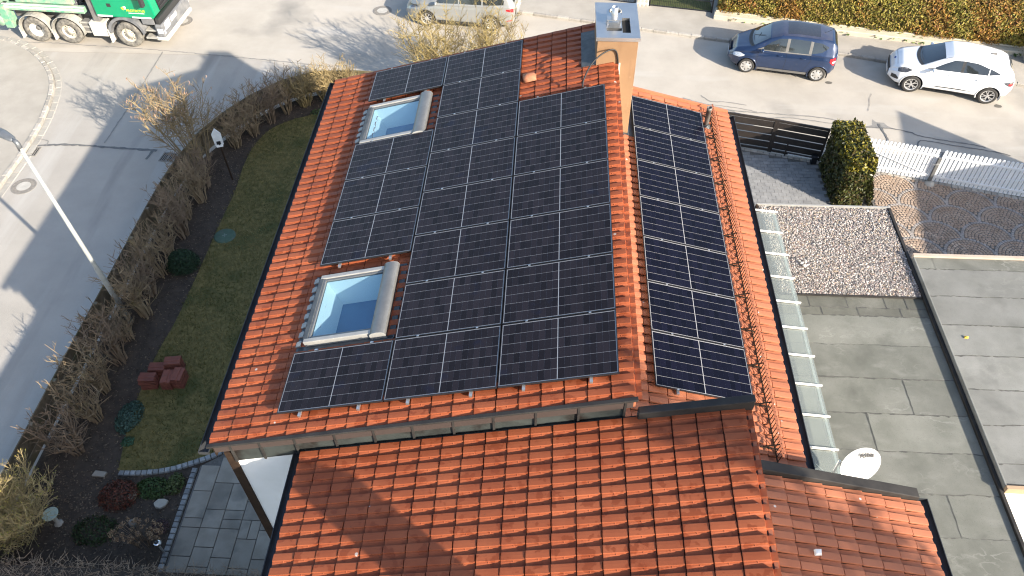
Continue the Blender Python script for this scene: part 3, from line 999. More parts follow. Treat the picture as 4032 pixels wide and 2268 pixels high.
# mounting rails
def rail(x, y0, y1, fr):
    if fr is frameL: p, q = (x, y0, zL(x, -.058)), (x, y1, zL(x, -.058))
    else: p, q = (x, y0, zR(x, -.058)), (x, y1, zR(x, -.058))
    MB().bar(p, q, 0.045, 0.042).build('mounting_rail', M_alu, house, world=True)
for c0, (a, b) in ((0, (-.07, 6.95)), (1, (-.07, 9.26))):
    for u in (.38, PL - .38): rail(-(c0 * (PL + PG) + u) * cA, a, b, frameL)
for u in (.38, PL - .38):
    for a, b in ((-.07, 1.20), (3.02, 6.57), (8.02, 9.26)): rail(-(2 * (PL + PG) + u) * cA, a, b, frameL)
    rail(OR[0] + u * cB, OR[1] - .06, OR[1] + 7 * (PS + PG) + .05, frameR)
# ------------------------------------------------------------------ neighbouring half of the house
house2 = thing('house', 'neighbouring house in front with bare orange tiled roofs', 'house', (-1.5, -4.5, 0))
mb = MB()
prism_y(mb, [(-4.4, -0.05), (1.58, -0.05), (1.58, zL(1.58, -.75)), (-4.4, zL(-4.4, -.75))], -8.0, -0.47)
mb.build('wall', M_white, house2, world=True)
mb = MB()
prism_y(mb, [(1.582, -0.05), (4.5, -0.05), (4.5, zR(4.5, .17)), (1.582, zR(1.582, .17))], -8.0, -0.47)
mb.build('wall', M_white, house2, world=True)
roof2L = bpy.data.objects.new('upper_roof', None)
COL.objects.link(roof2L)
roof2L.parent = house2
mb = MB()
prism_y(mb, [(-4.60, zL(-4.60, -.74)), (1.72, zL(1.72, -.74)), (1.72, zL(1.72, -.568)), (-4.60, zL(-4.60, -.568))], -8.2, -0.40)
mb.build('roof_deck', M_deck, roof2L, world=True)
lay_tiles(roof2L, M_tile, frameL, -4.645, -0.538, 20, -0.40 - 22 * TW, 22, 240, None, None)
mb = MB()
prism_y(mb, [(1.69, zL(1.69, -.73)), (1.735, zL(1.735, -.73)), (1.735, zL(1.735, -.56)), (1.69, zL(1.69, -.56))], -8.2, -0.45)
mb.build('ridge_board', M_tile_r, roof2L, world=True)
mb = MB()
prism_y(mb, [(0.275, zL(.275, -.56)), (1.76, zL(1.76, -.56)), (1.76, zL(1.76, -.36)), (0.275, zL(.275, -.36))], -0.455, -0.335)
mb.build('verge_flashing', M_flash, roof2L, world=True, bevel=0.012)
mb = MB()
prism_y(mb, [(-4.6, zL(-4.6, -.60)), (0.27, zL(.27, -.60)), (0.27, zL(.27, -.535)), (-4.6, zL(-4.6, -.535))], -0.395, -0.362)
mb.build('wall_flashing', M_dark, roof2L, world=True)
gutter(roof2L, -4.72, zL(-4.72, -.58), -8.2, -0.35, 0.08)
roof2R = bpy.data.objects.new('lower_roof', None)
COL.objects.link(roof2R)
roof2R.parent = house2
mb = MB()
prism_y(mb, [(1.60, zR(1.6, .17)), (4.70, zR(4.7, .17)), (4.70, zR(4.7, .352)), (1.60, zR(1.6, .352))], -8.2, -0.47)
mb.build('roof_deck', M_deck, roof2R, world=True)
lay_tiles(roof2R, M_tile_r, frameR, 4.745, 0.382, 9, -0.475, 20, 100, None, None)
mb = MB()
prism_y(mb, [(1.76, zR(1.76, .30)), (4.72, zR(4.72, .30)), (4.72, zR(4.72, .485)), (1.76, zR(1.76, .485))], -0.465, -0.30)
mb.build('verge_flashing', M_flash, roof2R, world=True, bevel=0.012)
gutter(roof2R, 4.84, zR(4.84, .34), -8.2, -0.38, 0.085)
MB().box(1.25, 1.75, -5.85, -5.38, 6.5, 10.0).build('chimney', M_chim, house2, world=True)
tag(MB().add([(x * .05 + 2.83, y * .045 - 1.62, zR(2.83, .46) + z * .05) for x, y, z in ((-1, -1, 0), (1, -.8, 0), (1, 1, 0), (-1, .9, 0), (-.8, -.8, 1), (.7, -.6, .9), (.8, .7, 1.1), (-.7, .8, .8))],
             [(0, 3, 2, 1), (4, 5, 6, 7), (0, 1, 5, 4), (1, 2, 6, 5), (2, 3, 7, 6), (3, 0, 4, 7)]).build('mortar_lump', M_white, org=(2.83, -1.62, zR(2.83, .46))), 'small white lump of mortar lying on the front house tiles', 'mortar lump')

# ------------------------------------------------------------------ garages with flat roofs
def felt(parent, x0, x1, ya, yb, z, m, tilt=0.004):
    """one sheet of roofing felt, slightly wavy edge, proud of its neighbour"""
    n = 16
    top, bot = [], []
    for k in range(n + 1):
        x = x0 + (x1 - x0) * k / n
        top.append((x, yb, z))
        bot.append((x, ya + random.gauss(0, .008), z + tilt))
    mb = MB()
    vs = top + bot + [(x, y, zz - .010) for x, y, zz in bot]
    N = n + 1
    mb.add(vs, [(k, N + k, N + k + 1, k + 1) for k in range(n)] + [(N + k, 2 * N + k, 2 * N + k + 1, N + k + 1) for k in range(n)])
    o = mb.build('felt_sheet', m, parent, world=True)
    ln = [(x, y) for x, y, _ in bot]
    L2 = resample(ln, .07)
    A = [(x, y + .010 + random.gauss(0, .004), z + tilt + .003) for x, y in L2]
    B = [(x, y - .014 + random.gauss(0, .008), z + tilt - .004) for x, y in L2]
    k = len(L2)
    mb = MB().add(A + B, [(i, k + i, k + i + 1, i + 1) for i in range(k - 1)])
    if x0 > 3.6 and x0 < 8.05:
        yy = np.linspace(ya, yb, 12)
        mb.add([(x0 - .012 + random.gauss(0, .004), y, z + .006) for y in yy] + [(x0 + .012 + random.gauss(0, .004), y, z + .006) for y in yy], [(i, 12 + i, 13 + i, i + 1) for i in range(11)])
    mb.build('felt_seam', M_bit, parent, world=True)
    return o
M_bit = mat('bitumen_bead', (0.045, 0.045, 0.040), (0.085, 0.083, 0.072), 9, 4, 0.6)
def felt_mat(name, a, b, marks):
    return mat(name, a, b, 1.4, 6, 0.85, 0.35, 180, objrand=0.12,
               extra=chain(overlay((a[0] * .62, a[1] * .62, a[2] * .62), 1.1, 0.56, 0.72, 6, amount=0.7),
                           contour((0.30, 0.30, 0.27), 3.4, 0.040, 1.3, 0.52, 0.70, marks * .5, (.7, 1.3, 1)), overlay((0.22, 0.22, 0.195), 2.0, 0.58, 0.72, 6, stretch=(.7, 1.4, 1), amount=marks * .6),
                           overlay((a[0] * .5, a[1] * .5, a[2] * .5), 70, 0.60, 0.72, 2, amount=0.5)))
M_felt = felt_mat('roofing_felt', (0.132, 0.135, 0.114), (0.186, 0.187, 0.162), 0.95)
M_felt2 = felt_mat('roofing_felt_pale', (0.172, 0.173, 0.157), (0.225, 0.225, 0.208), 0.45)
M_felt3 = felt_mat('roofing_felt_dark', (0.092, 0.092, 0.074), (0.138, 0.136, 0.113), 0.4)

garage = thing('garage', 'low garage with dark felt and gravel flat roof beside the house', 'garage', (6.2, 4.0, 0))
MB().box(3.6, 8.03, -3.5, 9.70, -0.05, 2.50).build('wall', M_white, garage, world=True)
MB().box(3.4, 8.10, -3.6, 9.78, 2.50, 2.575).build('roof_slab', M_felt3, garage, world=True)
# felt sheets with one metre rolls; each is in two or three lengths
yb = 6.62
rows_f = [(6.27, M_felt3), (6.02, M_felt3), (5.14, M_felt), (4.21, M_felt), (3.28, M_felt), (2.36, M_felt), (1.43, M_felt), (0.52, M_felt), (-.40, M_felt), (-1.32, M_felt), (-2.24, M_felt)]
zz = 2.578
for k, (ya, m) in enumerate(rows_f):
    cuts = [3.5] + [[5.3, 6.2, 7.1, 7.6], [5.55, 6.4, 7.4], [], [], [6.9], [5.9], [], [7.0], [], [6.2], []][k] + [8.03]
    for a, b in zip(cuts[:-1], cuts[1:]):
        felt(garage, a + .004, b - .004, ya, yb + .02, zz + random.uniform(0, .004), m)
    yb = ya
# metal edge along the party line
MB().box(8.035, 8.10, -3.5, 9.78, 2.50, 2.655).build('edge_trim', M_flash, garage, world=True)
MB().box(4.58, 8.10, 9.785, 9.83, 2.42, 2.66).build('edge_trim', M_palegrey, garage, world=True)
MB().box(4.55, 4.60, 6.68, 9.785, 2.42, 2.655).build('edge_trim', M_brown, garage, world=True)
MB().box(4.60, 8.03, 6.60, 6.635, 2.575, 2.63).build('gravel_stop', M_flash, garage, world=True)
# gravel
def pebbles(n, x0, x1, y0, y1, z, rmin, rmax):
    t = (1 + 5 ** .5) / 2
    IV = np.array([(-1, t, 0), (1, t, 0), (-1, -t, 0), (1, -t, 0), (0, -1, t), (0, 1, t), (0, -1, -t), (0, 1, -t), (t, 0, -1), (t, 0, 1), (-t, 0, -1), (-t, 0, 1)]) / math.sqrt(1 + t * t)
    IF = np.array([(0, 11, 5), (0, 5, 1), (0, 1, 7), (0, 7, 10), (0, 10, 11), (1, 5, 9), (5, 11, 4), (11, 10, 2), (10, 7, 6), (7, 1, 8), (3, 9, 4), (3, 4, 2), (3, 2, 6), (3, 6, 8), (3, 8, 9), (4, 9, 5), (2, 4, 11), (6, 2, 10), (8, 6, 7), (9, 8, 1)])
    s = rng.uniform(rmin, rmax, (n, 1)) * rng.uniform(0.6, 1.25, (n, 3)) * np.array([1, 1, .7])
    a = rng.uniform(0, 2 * np.pi, n)
    V = IV[None] * s[:, None, :] * rng.uniform(.85, 1.1, (n, 12, 1))
    R = np.zeros((n, 3, 3))
    R[:, 0, 0] = np.cos(a); R[:, 0, 1] = -np.sin(a); R[:, 1, 0] = np.sin(a); R[:, 1, 1] = np.cos(a); R[:, 2, 2] = 1
    tl = rng.normal(0, .35, n)
    T = np.zeros((n, 3, 3))
    T[:, 0, 0] = 1; T[:, 1, 1] = np.cos(tl); T[:, 1, 2] = -np.sin(tl); T[:, 2, 1] = np.sin(tl); T[:, 2, 2] = np.cos(tl)
    V = np.einsum('nij,nkj->nki', R @ T, V)
    c = np.stack([rng.uniform(x0, x1, n), rng.uniform(y0, y1, n), z + rng.uniform(-.004, .022, n)], 1)
    V = V + c[:, None, :]
    F = (IF[None] + (np.arange(n) * 12)[:, None, None]).reshape(-1, 3)
    cols = np.array([(0.60, 0.55, 0.50), (0.50, 0.44, 0.40), (0.34, 0.30, 0.29), (0.20, 0.185, 0.18), (0.54, 0.42, 0.30), (0.46, 0.33, 0.29), (0.68, 0.64, 0.60), (0.28, 0.24, 0.23)])
    ci = rng.choice(len(cols), n, p=[.24, .18, .14, .09, .09, .08, .12, .06])
    C = cols[ci] * rng.uniform(.38, 1.0, (n, 1))
    return V.reshape(-1, 3), F, np.repeat(C, 12, axis=0)
def vcol_mat(name, rough=0.8, bump=0.0):
    m = bpy.data.materials.new(name)
    m.use_nodes = True
    N, L = m.node_tree.nodes, m.node_tree.links
    at = N.new('ShaderNodeAttribute')
    at.attribute_name = 'stone_colour'
    L.new(at.outputs['Color'], N['Principled BSDF'].inputs['Base Color'])
    N['Principled BSDF'].inputs['Roughness'].default_value = rough
    return m
M_peb = vcol_mat('river_pebbles', 0.75)
V, F, C = pebbles(21000, 4.62, 8.02, 6.65, 9.77, 2.60, .011, .025)
P = np.array(wloc(garage))
me = np_mesh('gravel', V - P, F, M_peb, True)
ca = me.color_attributes.new('stone_colour', 'FLOAT_COLOR', 'POINT')
ca.data.foreach_set('color', np.concatenate([C, np.ones((len(C), 1))], 1).astype(np.float32).ravel())
tag(place(me, 'gravel', None, garage), kind='stuff')
MB().box(4.61, 8.03, 6.64, 9.78, 2.58, 2.592).build('gravel_bed', mat('gravel_bed', (0.20, 0.19, 0.18), (0.28, 0.27, 0.25), 60, 3, 0.9), garage, world=True)
# a few larger stones and strays
for dx, dy, r in ((0, 0, .055), (.10, .06, .05), (.13, -.05, .045), (.05, -.09, .05), (-.04, .09, .04)):
    V1, F1, C1 = pebbles(1, 0, 0.001, 0, 0.001, 0, r, r * 1.05)
    me = np_mesh('stone', V1, F1, mat('pale_stone', (0.55, 0.52, 0.46), (0.45, 0.42, 0.38), 20, 3, 0.85), True)
    place(me, 'stone', None, garage, Vector((5.35 + dx, 7.62 + dy, 2.65)) - wloc(garage))

garage2 = thing('garage', 'next-door garage with pale felt roof and white front wall', 'garage', (10.5, 4.5, 0))
MB().box(8.16, 13.8, 1.66, 7.80, -0.05, 2.62).build('wall', mat('sunlit_white', (0.80, 0.80, 0.79), (0.76, 0.76, 0.74), 2, 3, 0.9), garage2, world=True)
MB().box(8.115, 13.9, 1.58, 7.86, 2.62, 2.735).build('roof_slab', M_felt2, garage2, world=True)
yb = 7.84
for k, ya in enumerate((7.47, 6.58, 5.69, 4.80, 3.88, 2.99, 2.07, 1.62)):
    cuts = [8.14] + ([8.55, 11.3] if k == 0 else [] if k < 3 else [10.2] if k == 4 else []) + [13.88]
    for a, b in zip(cuts[:-1], cuts[1:]):
        felt(garage2, a + .004, b - .004, ya, yb + .02, 2.742 + random.uniform(0, .003), M_felt2 if k else M_felt)
    yb = ya
MB().box(8.12, 13.9, 7.862, 7.95, 2.60, 2.80).build('edge_trim', mat('pale_tan_edge', (0.42, 0.33, 0.26), (0.48, 0.39, 0.31), 3, 3, 0.7), garage2, world=True)
MB().box(8.12, 13.9, 1.50, 1.578, 2.60, 2.78).build('edge_trim', mat('tan_edge', (0.38, 0.27, 0.17), rough=0.7), garage2, world=True)
MB().box(8.108, 8.15, 1.58, 7.86, 2.737, 2.765).build('edge_roll', M_felt2, garage2, world=True, bevel=0.02)
lf = MB()
lf.add([(8.52, 5.29, 2.76), (8.60, 5.27, 2.765), (8.62, 5.32, 2.79), (8.55, 5.36, 2.77), (8.57, 5.31, 2.80)], [(0, 1, 4), (1, 2, 4), (2, 3, 4), (3, 0, 4)])
tag(lf.build('leaf', mat('yellow_leaf', (0.70, 0.42, 0.03), rough=0.6), org=(8.57, 5.31, 2.76)), 'single yellow leaf lying on the pale felt roof', 'leaf')

# ------------------------------------------------------------------ glass canopy along the house
can = thing('glass_canopy', 'narrow glass canopy on white rafters between eave and garage roof', 'canopy', (4.0, 5.0, 0))
def zc(x): return 2.83 + (4.97 - x) * 0.11
M_whitebar = mat('white_profile', (0.66, 0.66, 0.63), (0.58, 0.58, 0.55), 4, 4, 0.5)
raf = [9.26 - 0.787 * k for k in range(11)]
for yy in raf:
    mb = MB()
    mb.bar((2.77, yy, zc(2.77) + .035), (4.99, yy, zc(4.99) + .035), 0.034, 0.05)
    mb.build('rafter', M_whitebar, can, world=True, bevel=0.006)
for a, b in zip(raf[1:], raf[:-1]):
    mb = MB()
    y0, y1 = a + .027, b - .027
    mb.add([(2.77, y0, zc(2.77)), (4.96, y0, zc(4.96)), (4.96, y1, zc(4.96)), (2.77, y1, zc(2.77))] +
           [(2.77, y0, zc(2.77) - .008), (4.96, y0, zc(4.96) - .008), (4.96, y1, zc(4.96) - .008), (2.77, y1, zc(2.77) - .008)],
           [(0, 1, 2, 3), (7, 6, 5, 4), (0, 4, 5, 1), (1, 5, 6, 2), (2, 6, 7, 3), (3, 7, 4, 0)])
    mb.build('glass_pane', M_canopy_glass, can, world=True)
MB().bar((4.90, raf[-1], zc(4.9) - .05), (4.90, raf[0], zc(4.9) - .05), 0.05, 0.07).build('purlin', M_whitebar, can, world=True)
# wires lying under the last pane
MB().tube(smooth_line([(4.55, 1.95, 2.66), (4.7, 1.75, 2.64), (4.62, 1.55, 2.63), (4.75, 1.45, 2.62), (4.85, 1.6, 2.66)], 5), 0.008, 5).build('cable', M_leadpaint, can, world=True)

# ------------------------------------------------------------------ satellite dish
DP = Vector((5.00, 1.40, 3.62))
dish = thing('satellite_dish', 'white oval satellite dish with a printed name beside the tiled eave', 'satellite dish', (4.62, 1.46, 2.58))
dd = Vector((0.62, -0.70, 0.62)).normalized()
dd = Vector((0.12, -0.80, 0.30))
dd.normalize()
up = Vector((0, 0, 1))
rx = up.cross(dd).normalized()
uy = dd.cross(rx)
DM = Matrix(((rx.x, uy.x, dd.x, DP.x), (rx.y, uy.y, dd.y, DP.y), (rx.z, uy.z, dd.z, DP.z), (0, 0, 0, 1)))
mb = MB()
mb.lathe([(0.0, -.075), (.10, -.070), (.20, -.055), (.30, -.030), (.375, -.003), (.385, .004), (.392, 0), (.385, -.012), (.30, -.045), (.20, -.07), (0.0, -.09)], 40, DM @ Matrix.Diagonal((1, 1.06, 1, 1)))
M_dish = mat('dish_white', (0.74, 0.74, 0.73), (0.70, 0.70, 0.69), 5, 3, 0.45)
mb.build('reflector', M_dish, dish, smooth=True, world=True)
tm = text_mesh('fuba', 0.16, 0.002, 0.006)
tm.materials.append(mat('print_dark', (0.06, 0.06, 0.065), rough=0.5))
o = place(tm, 'lettering', None, dish, M=Matrix.Translation(-wloc(dish)) @ DM @ Matrix.Translation((0.10, .215, -.012)) @ Matrix.Rotation(.10, 4, 'X'))
mb = MB()
mb.tube([(4.62, 1.46, 2.56), (4.62, 1.46, 3.66)], 0.024, 10)
mb.tube([(4.62, 1.46, 3.58), DP - dd * .08], 0.022, 8)
mb.build('mast', M_alu, dish, smooth=True, world=True)
MB().box(4.52, 4.72, 1.36, 1.56, 2.575, 2.60).build('foot', M_greylac, dish, world=True)
MB().box(-.05, .05, -.07, .07, -.13, -.075, DM).build('bracket', M_greylac, dish, world=True)

# ------------------------------------------------------------------ out-of-frame house to the right: footprint shaped to shade the street and the cobbles
h3 = thing('house', 'unseen house block beyond the right edge, shaped to shade the cobbled yard', 'house', (24.0, 4.0, 0))
E3 = 5.6
P0 = Vector((11.56 + 1.667 * E3, 17.91 - 1.37 * E3))
fp = [P0, P0 + Vector((-1.25, -7.5)), P0 + Vector((5.5, -13.5)), P0 + Vector((8.0, -6.7))]
MB().prism([(v.x, v.y) for v in fp], -.05, E3).build('wall', M_white, h3, world=True)
MB().prism([(v.x + (v - P0 - Vector((3, -7))).normalized().x * .02, v.y + (v - P0 - Vector((3, -7))).normalized().y * .02) for v in fp], E3, E3 + .08).build('roof', M_felt, h3, world=True)
# ------------------------------------------------------------------ yard: driveway, cobbles, gates
M_block = mat('paving_block', (0.20, 0.20, 0.198), (0.26, 0.258, 0.252), 4, 4, 0.85, 0.2, 80, objrand=0.10)
M_joint = mat('joint_sand', (0.10, 0.095, 0.085), (0.14, 0.13, 0.12), 20, 3, 0.95)
drive = sheet('driveway', [(2.8, 9.3), (7.95, 9.3), (8.05, 14.86), (5.3, 15.6), (2.8, 16.3)], 0.03, M_joint, thick=0.08)
bw, bh = 0.24, 0.16
me = MB().box(-bw / 2 + .004, bw / 2 - .004, -bh / 2 + .004, bh / 2 - .004, -.02, .012).mesh('paving_block')
me.materials.append(M_block)
inst, rest = [], []
for j in range(40):
    for i in range(23):
        x = 2.9 + i * bw + (bw / 2 if j % 2 else 0)
        y = 9.4 + j * bh
        if x > 7.85 or y > 15.55 - (x - 5.3) * 0.27 - .1: continue
        (inst if (x > 5.35 and y > 12.3) else rest).append((x, y))
inst.sort(key=lambda p: -p[1])
for k, (x, y) in enumerate(inst):
    if k < 290:
        place(me, 'paving_block', None, drive, (x, y, .03 + random.uniform(-.003, .003)))
    else: rest.append((x, y))
mb = MB()
for x, y in rest:
    z = random.uniform(-.003, .003)
    mb.box(x - bw / 2 + .004, x + bw / 2 - .004, y - bh / 2 + .004, y + bh / 2 - .004, .01, .042 + z)
tag(mb.build('paving_blocks', M_block, drive), kind='stuff')

# fan cobbles
M_cob = mat('cobble', (0.30, 0.215, 0.155), (0.40, 0.31, 0.24), 3.5, 4, 0.8, 0.2, 60, objrand=0.30)
M_cobg = mat('cobble_grey', (0.26, 0.235, 0.215), (0.34, 0.31, 0.29), 3.5, 4, 0.8, 0.2, 60, objrand=0.2)
yard = sheet('cobbled_yard', [(7.96, 7.9), (20, 7.9), (20, 11.7), (13.3, 13.55), (9.3, 14.65), (7.96, 14.9)], 0.02, M_joint, thick=0.08)
cob_me = {}
def cob_mesh(m, key):
    mb = MB()
    s = .044
    c = .012
    mb.add([(-s, -s, -.03), (s, -s, -.03), (s, s, -.03), (-s, s, -.03), (-s, -s, .008), (s, -s, .008), (s, s, .008), (-s, s, .008),
            (-s + c, -s + c, .018), (s - c, -s + c, .018), (s - c, s - c, .018), (-s + c, s - c, .018)],
           [(0, 1, 5, 4), (1, 2, 6, 5), (2, 3, 7, 6), (3, 0, 4, 7), (4, 5, 9, 8), (5, 6, 10, 9), (6, 7, 11, 10), (7, 4, 8, 11), (8, 9, 10, 11)])
    cob_me[key] = (mb, mb.mesh('cobble'))
    cob_me[key][1].materials.append(m)
cob_mesh(M_cob, 0)
cob_mesh(M_cobg, 1)
FW, FH = 1.5, 0.75          # fan width, row height
stones = []
for jr in range(-1, 10):
    for ir in range(-1, 9):
        cx = 8.6 + ir * FW + (FW / 2 if jr % 2 else 0)
        cy = 9.2 + jr * FH
        r = 0.05
        while r < FW / 2 + .01:
            n = max(4, int(2 * math.pi * r / 0.098))
            for k in range(n):
                a = 2 * math.pi * (k + .5) / n
                px, py = cx + r * math.cos(a), cy + r * math.sin(a)
                ok = True
                for sx in (-FW / 2, FW / 2):
                    if math.hypot(px - cx - sx, py - cy + FH) < FW / 2 + .045: ok = False
                if math.hypot(px - cx, py - cy + 2 * FH) < FW / 2 + .045: ok = False
                if ok and 9.35 < px < 15.2 and 9.9 < py < 14.55 - (px - 9.4) * .27:
                    stones.append((px, py, a + random.gauss(0, .05), 1 if r > FW / 2 - .09 else 0))
            r += 0.0985
stones.sort(key=lambda s: (Vector((s[0], s[1], 0)) - CAMP).length)
mbs = {0: MB(), 1: MB()}
cnt = 0
for px, py, a, kd in stones:
    vis = py > 10.65 and not (px > 13.2)
    Mx = Matrix.Translation((px, py, .02 + random.uniform(-.004, .004))) @ Matrix.Rotation(a, 4, 'Z') @ Matrix.Diagonal((random.uniform(.85, 1.02), random.uniform(.9, 1.05), 1, 1))
    if vis and cnt < 300:
        place(cob_me[kd][1], 'cobble', None, yard, M=Mx)
        cnt += 1
    else:
        mbs[kd].add([Mx @ Vector(v) for v in cob_me[kd][0].v], cob_me[kd][0].f)
for kd in (0, 1): tag(mbs[kd].build('further_cobbles', (M_cob, M_cobg)[kd], yard), kind='stuff')

# threshold stones in front of the gates
for A, B in (((5.25, 15.66), (8.0, 14.92)), ((9.35, 14.66), (14.5, 13.22))):
    kerb([A, B], yard, w=0.16, h=0.045, step=0.2, name='threshold_stone', z0=-.02, m=M_kerb)

# black slatted gate
M_gate = mat('dark_brown_metal', (0.020, 0.016, 0.014), (0.030, 0.023, 0.019), 3, 3, 0.5)
gA, gB, gC = Vector((4.55, 15.86, 0)), Vector((6.42, 15.43, 0)), Vector((8.03, 14.98, 0))
def slat_gate(a, b, label):
    t = thing('gate', label, 'gate', a, math.atan2((b - a).y, (b - a).x), 'dark slatted gate leaves')
    L = (b - a).length
    H = 1.36
    for x in (0.0, L - .07): MB().box(x, x + .07, -.03, .03, .06, H).build('stile', M_gate, t, bevel=0.004)
    for z in (0.08, H - .09): MB().box(.07, L - .07, -.025, .025, z, z + .09).build('rail', M_gate, t, bevel=0.004)
    for k in range(4):
        z = .215 + k * .268
        MB().box(.07, L - .07, -.012, .012, z, z + .225).build('slat', M_gate, t, bevel=0.003)
    MB().box(L * .3, L * .3 + .05, -.06, -.03, .03, .55).build('drop_bolt', M_gate, t)
    return t
slat_gate(gA, gB, 'dark brown slatted gate leaf half hidden by the roof gutter')
slat_gate(gB + Vector((.002, -.0005, 0)), gC, 'dark brown slatted gate leaf next to the ivy hedge')
t = thing('gate_motor', 'silver gate drive rod low beside the ivy hedge', 'gate drive', (7.3, 14.95, 0))
MB().tube([(-.35, .14, .22), (.42, -.05, .2)], .025, 8).build('rod', M_alu, t)
MB().box(.40, .58, -.13, .05, .0, .32).build('housing', M_black, t, bevel=0.02)

# white picket gate leaves
M_picket = mat('white_paint', (0.78, 0.79, 0.80), (0.72, 0.73, 0.74), 3, 3, 0.5)
def picket_gate(a, b, n, label, brace):
    a, b = Vector(a), Vector(b)
    t = thing('picket_gate', label, 'gate', a, math.atan2((b - a).y, (b - a).x), 'white picket gate leaves')
    L = (b - a).length
    H = 1.22
    w = .088
    pr = [(-w / 2, 0), (w / 2, 0), (w / 2, H - .05)] + [(w / 2 * math.cos(q), H - .05 + .05 * math.sin(q)) for q in np.linspace(.4, math.pi - .4, 6)] + [(-w / 2, H - .05)]
    mb = MB()
    k = len(pr)
    mb.add([(x, -.011, z) for x, z in pr] + [(x, .011, z) for x, z in pr], [tuple(range(k)), tuple(reversed(range(k, 2 * k)))] + [((i + 1) % k, i, k + i, k + (i + 1) % k) for i in range(k)])
    me = mb.mesh('picket')
    me.materials.append(M_picket)
    for i in range(n):
        place(me, 'picket', None, t, (.06 + (L - .12) * i / (n - 1), 0, .07 + random.uniform(-.004, .004)))
    for z in (.22, 1.02): MB().box(0, L, -.045, -.0125, z, z + .07).build('rail', M_picket, t, bevel=0.004)
    for x in (0.0, L - .06): MB().box(x, x + .06, -.044, -.0128, .291, 1.019).build('stile', M_picket, t)
    p, q = ((.05, .98), (L - .05, .30)) if brace > 0 else ((L - .05, .98), (.05, .33))
    MB().tube([(p[0], -.052, p[1]), (q[0], -.052, q[1])], .011, 6).build('brace', M_picket, t)
    return t
picket_gate((8.98, 14.71, 0), (11.30, 14.14, 0), 20, 'white picket gate leaf beside the ivy hedge', 1)
t2 = picket_gate((11.40, 14.11, 0), (15.6, 13.02, 0), 34, 'long white picket gate leaf running to the right edge', -1)
t = thing('gate_lock', 'grey gate lock and drop bolt between the white picket gates', 'gate lock', (11.34, 14.08, 0))
MB().box(-.05, .05, -.05, .03, .05, 1.02).build('lock_post', M_greylac, t, bevel=0.006)
MB().box(-.16, .04, -.09, -.055, .78, .80).build('handle', M_alu, t)
MB().lathe([(.0, .1), (.13, .08), (.17, .0)], 14, Matrix.Translation((0, -.1, -.0))).build('stop_stone', M_conc, t, smooth=True)

# ------------------------------------------------------------------ leaves helper
def leaf_cloud(pts, nrm, size, jitter, seedcols):
    """diamond leaves (two triangles) at pts, facing roughly nrm; returns V,F,C"""
    n = len(pts)
    d = rng.normal(0, 1, (n, 3))
    a = nrm + rng.normal(0, jitter, (n, 3))
    a /= np.linalg.norm(a, axis=1, keepdims=True)
    u = np.cross(a, d)
    u /= np.linalg.norm(u, axis=1, keepdims=True) + 1e-9
    v = np.cross(a, u)
    s = size * rng.uniform(.6, 1.3, (n, 1))
    V = np.stack([pts - u * s, pts + v * s * .55 + a * s * .12, pts + u * s, pts - v * s * .55 + a * s * .12], 1)
    F = np.arange(4 * n).reshape(n, 4)
    C = np.array(seedcols)[rng.integers(0, len(seedcols), n)] * rng.uniform(.75, 1.25, (n, 1))
    return V.reshape(-1, 3), F, np.repeat(C, 4, axis=0)
def leaf_mat(name, rough=0.6, trans=0.25):
    m = bpy.data.materials.new(name)
    m.use_nodes = True
    N, L = m.node_tree.nodes, m.node_tree.links
    b = N['Principled BSDF']
    at = N.new('ShaderNodeAttribute')
    at.attribute_name = 'leaf_colour'
    L.new(at.outputs['Color'], b.inputs['Base Color'])
    b.inputs['Roughness'].default_value = rough
    b.inputs['Specular IOR Level'].default_value = 0.3
    return m
M_leaf = leaf_mat('foliage')
M_leafg = leaf_mat('foliage_glossy', 0.35)
def leaf_obj(name, V, F, C, parent, m=None):
    P = np.array(wloc(parent)) if parent is not None else np.zeros(3)
    me = np_mesh(name, V - P, F, m or M_leaf)
    ca = me.color_attributes.new('leaf_colour', 'FLOAT_COLOR', 'POINT')
    ca.data.foreach_set('color', np.concatenate([np.clip(C, 0, 1), np.ones((len(C), 1))], 1).astype(np.float32).ravel())
    o = place(me, name, None, parent)
    if parent is not None: o['kind'] = 'stuff'
    return o
M_core = mat('hedge_core', (0.035, 0.028, 0.014), (0.055, 0.042, 0.02), 6, 3, 0.95)
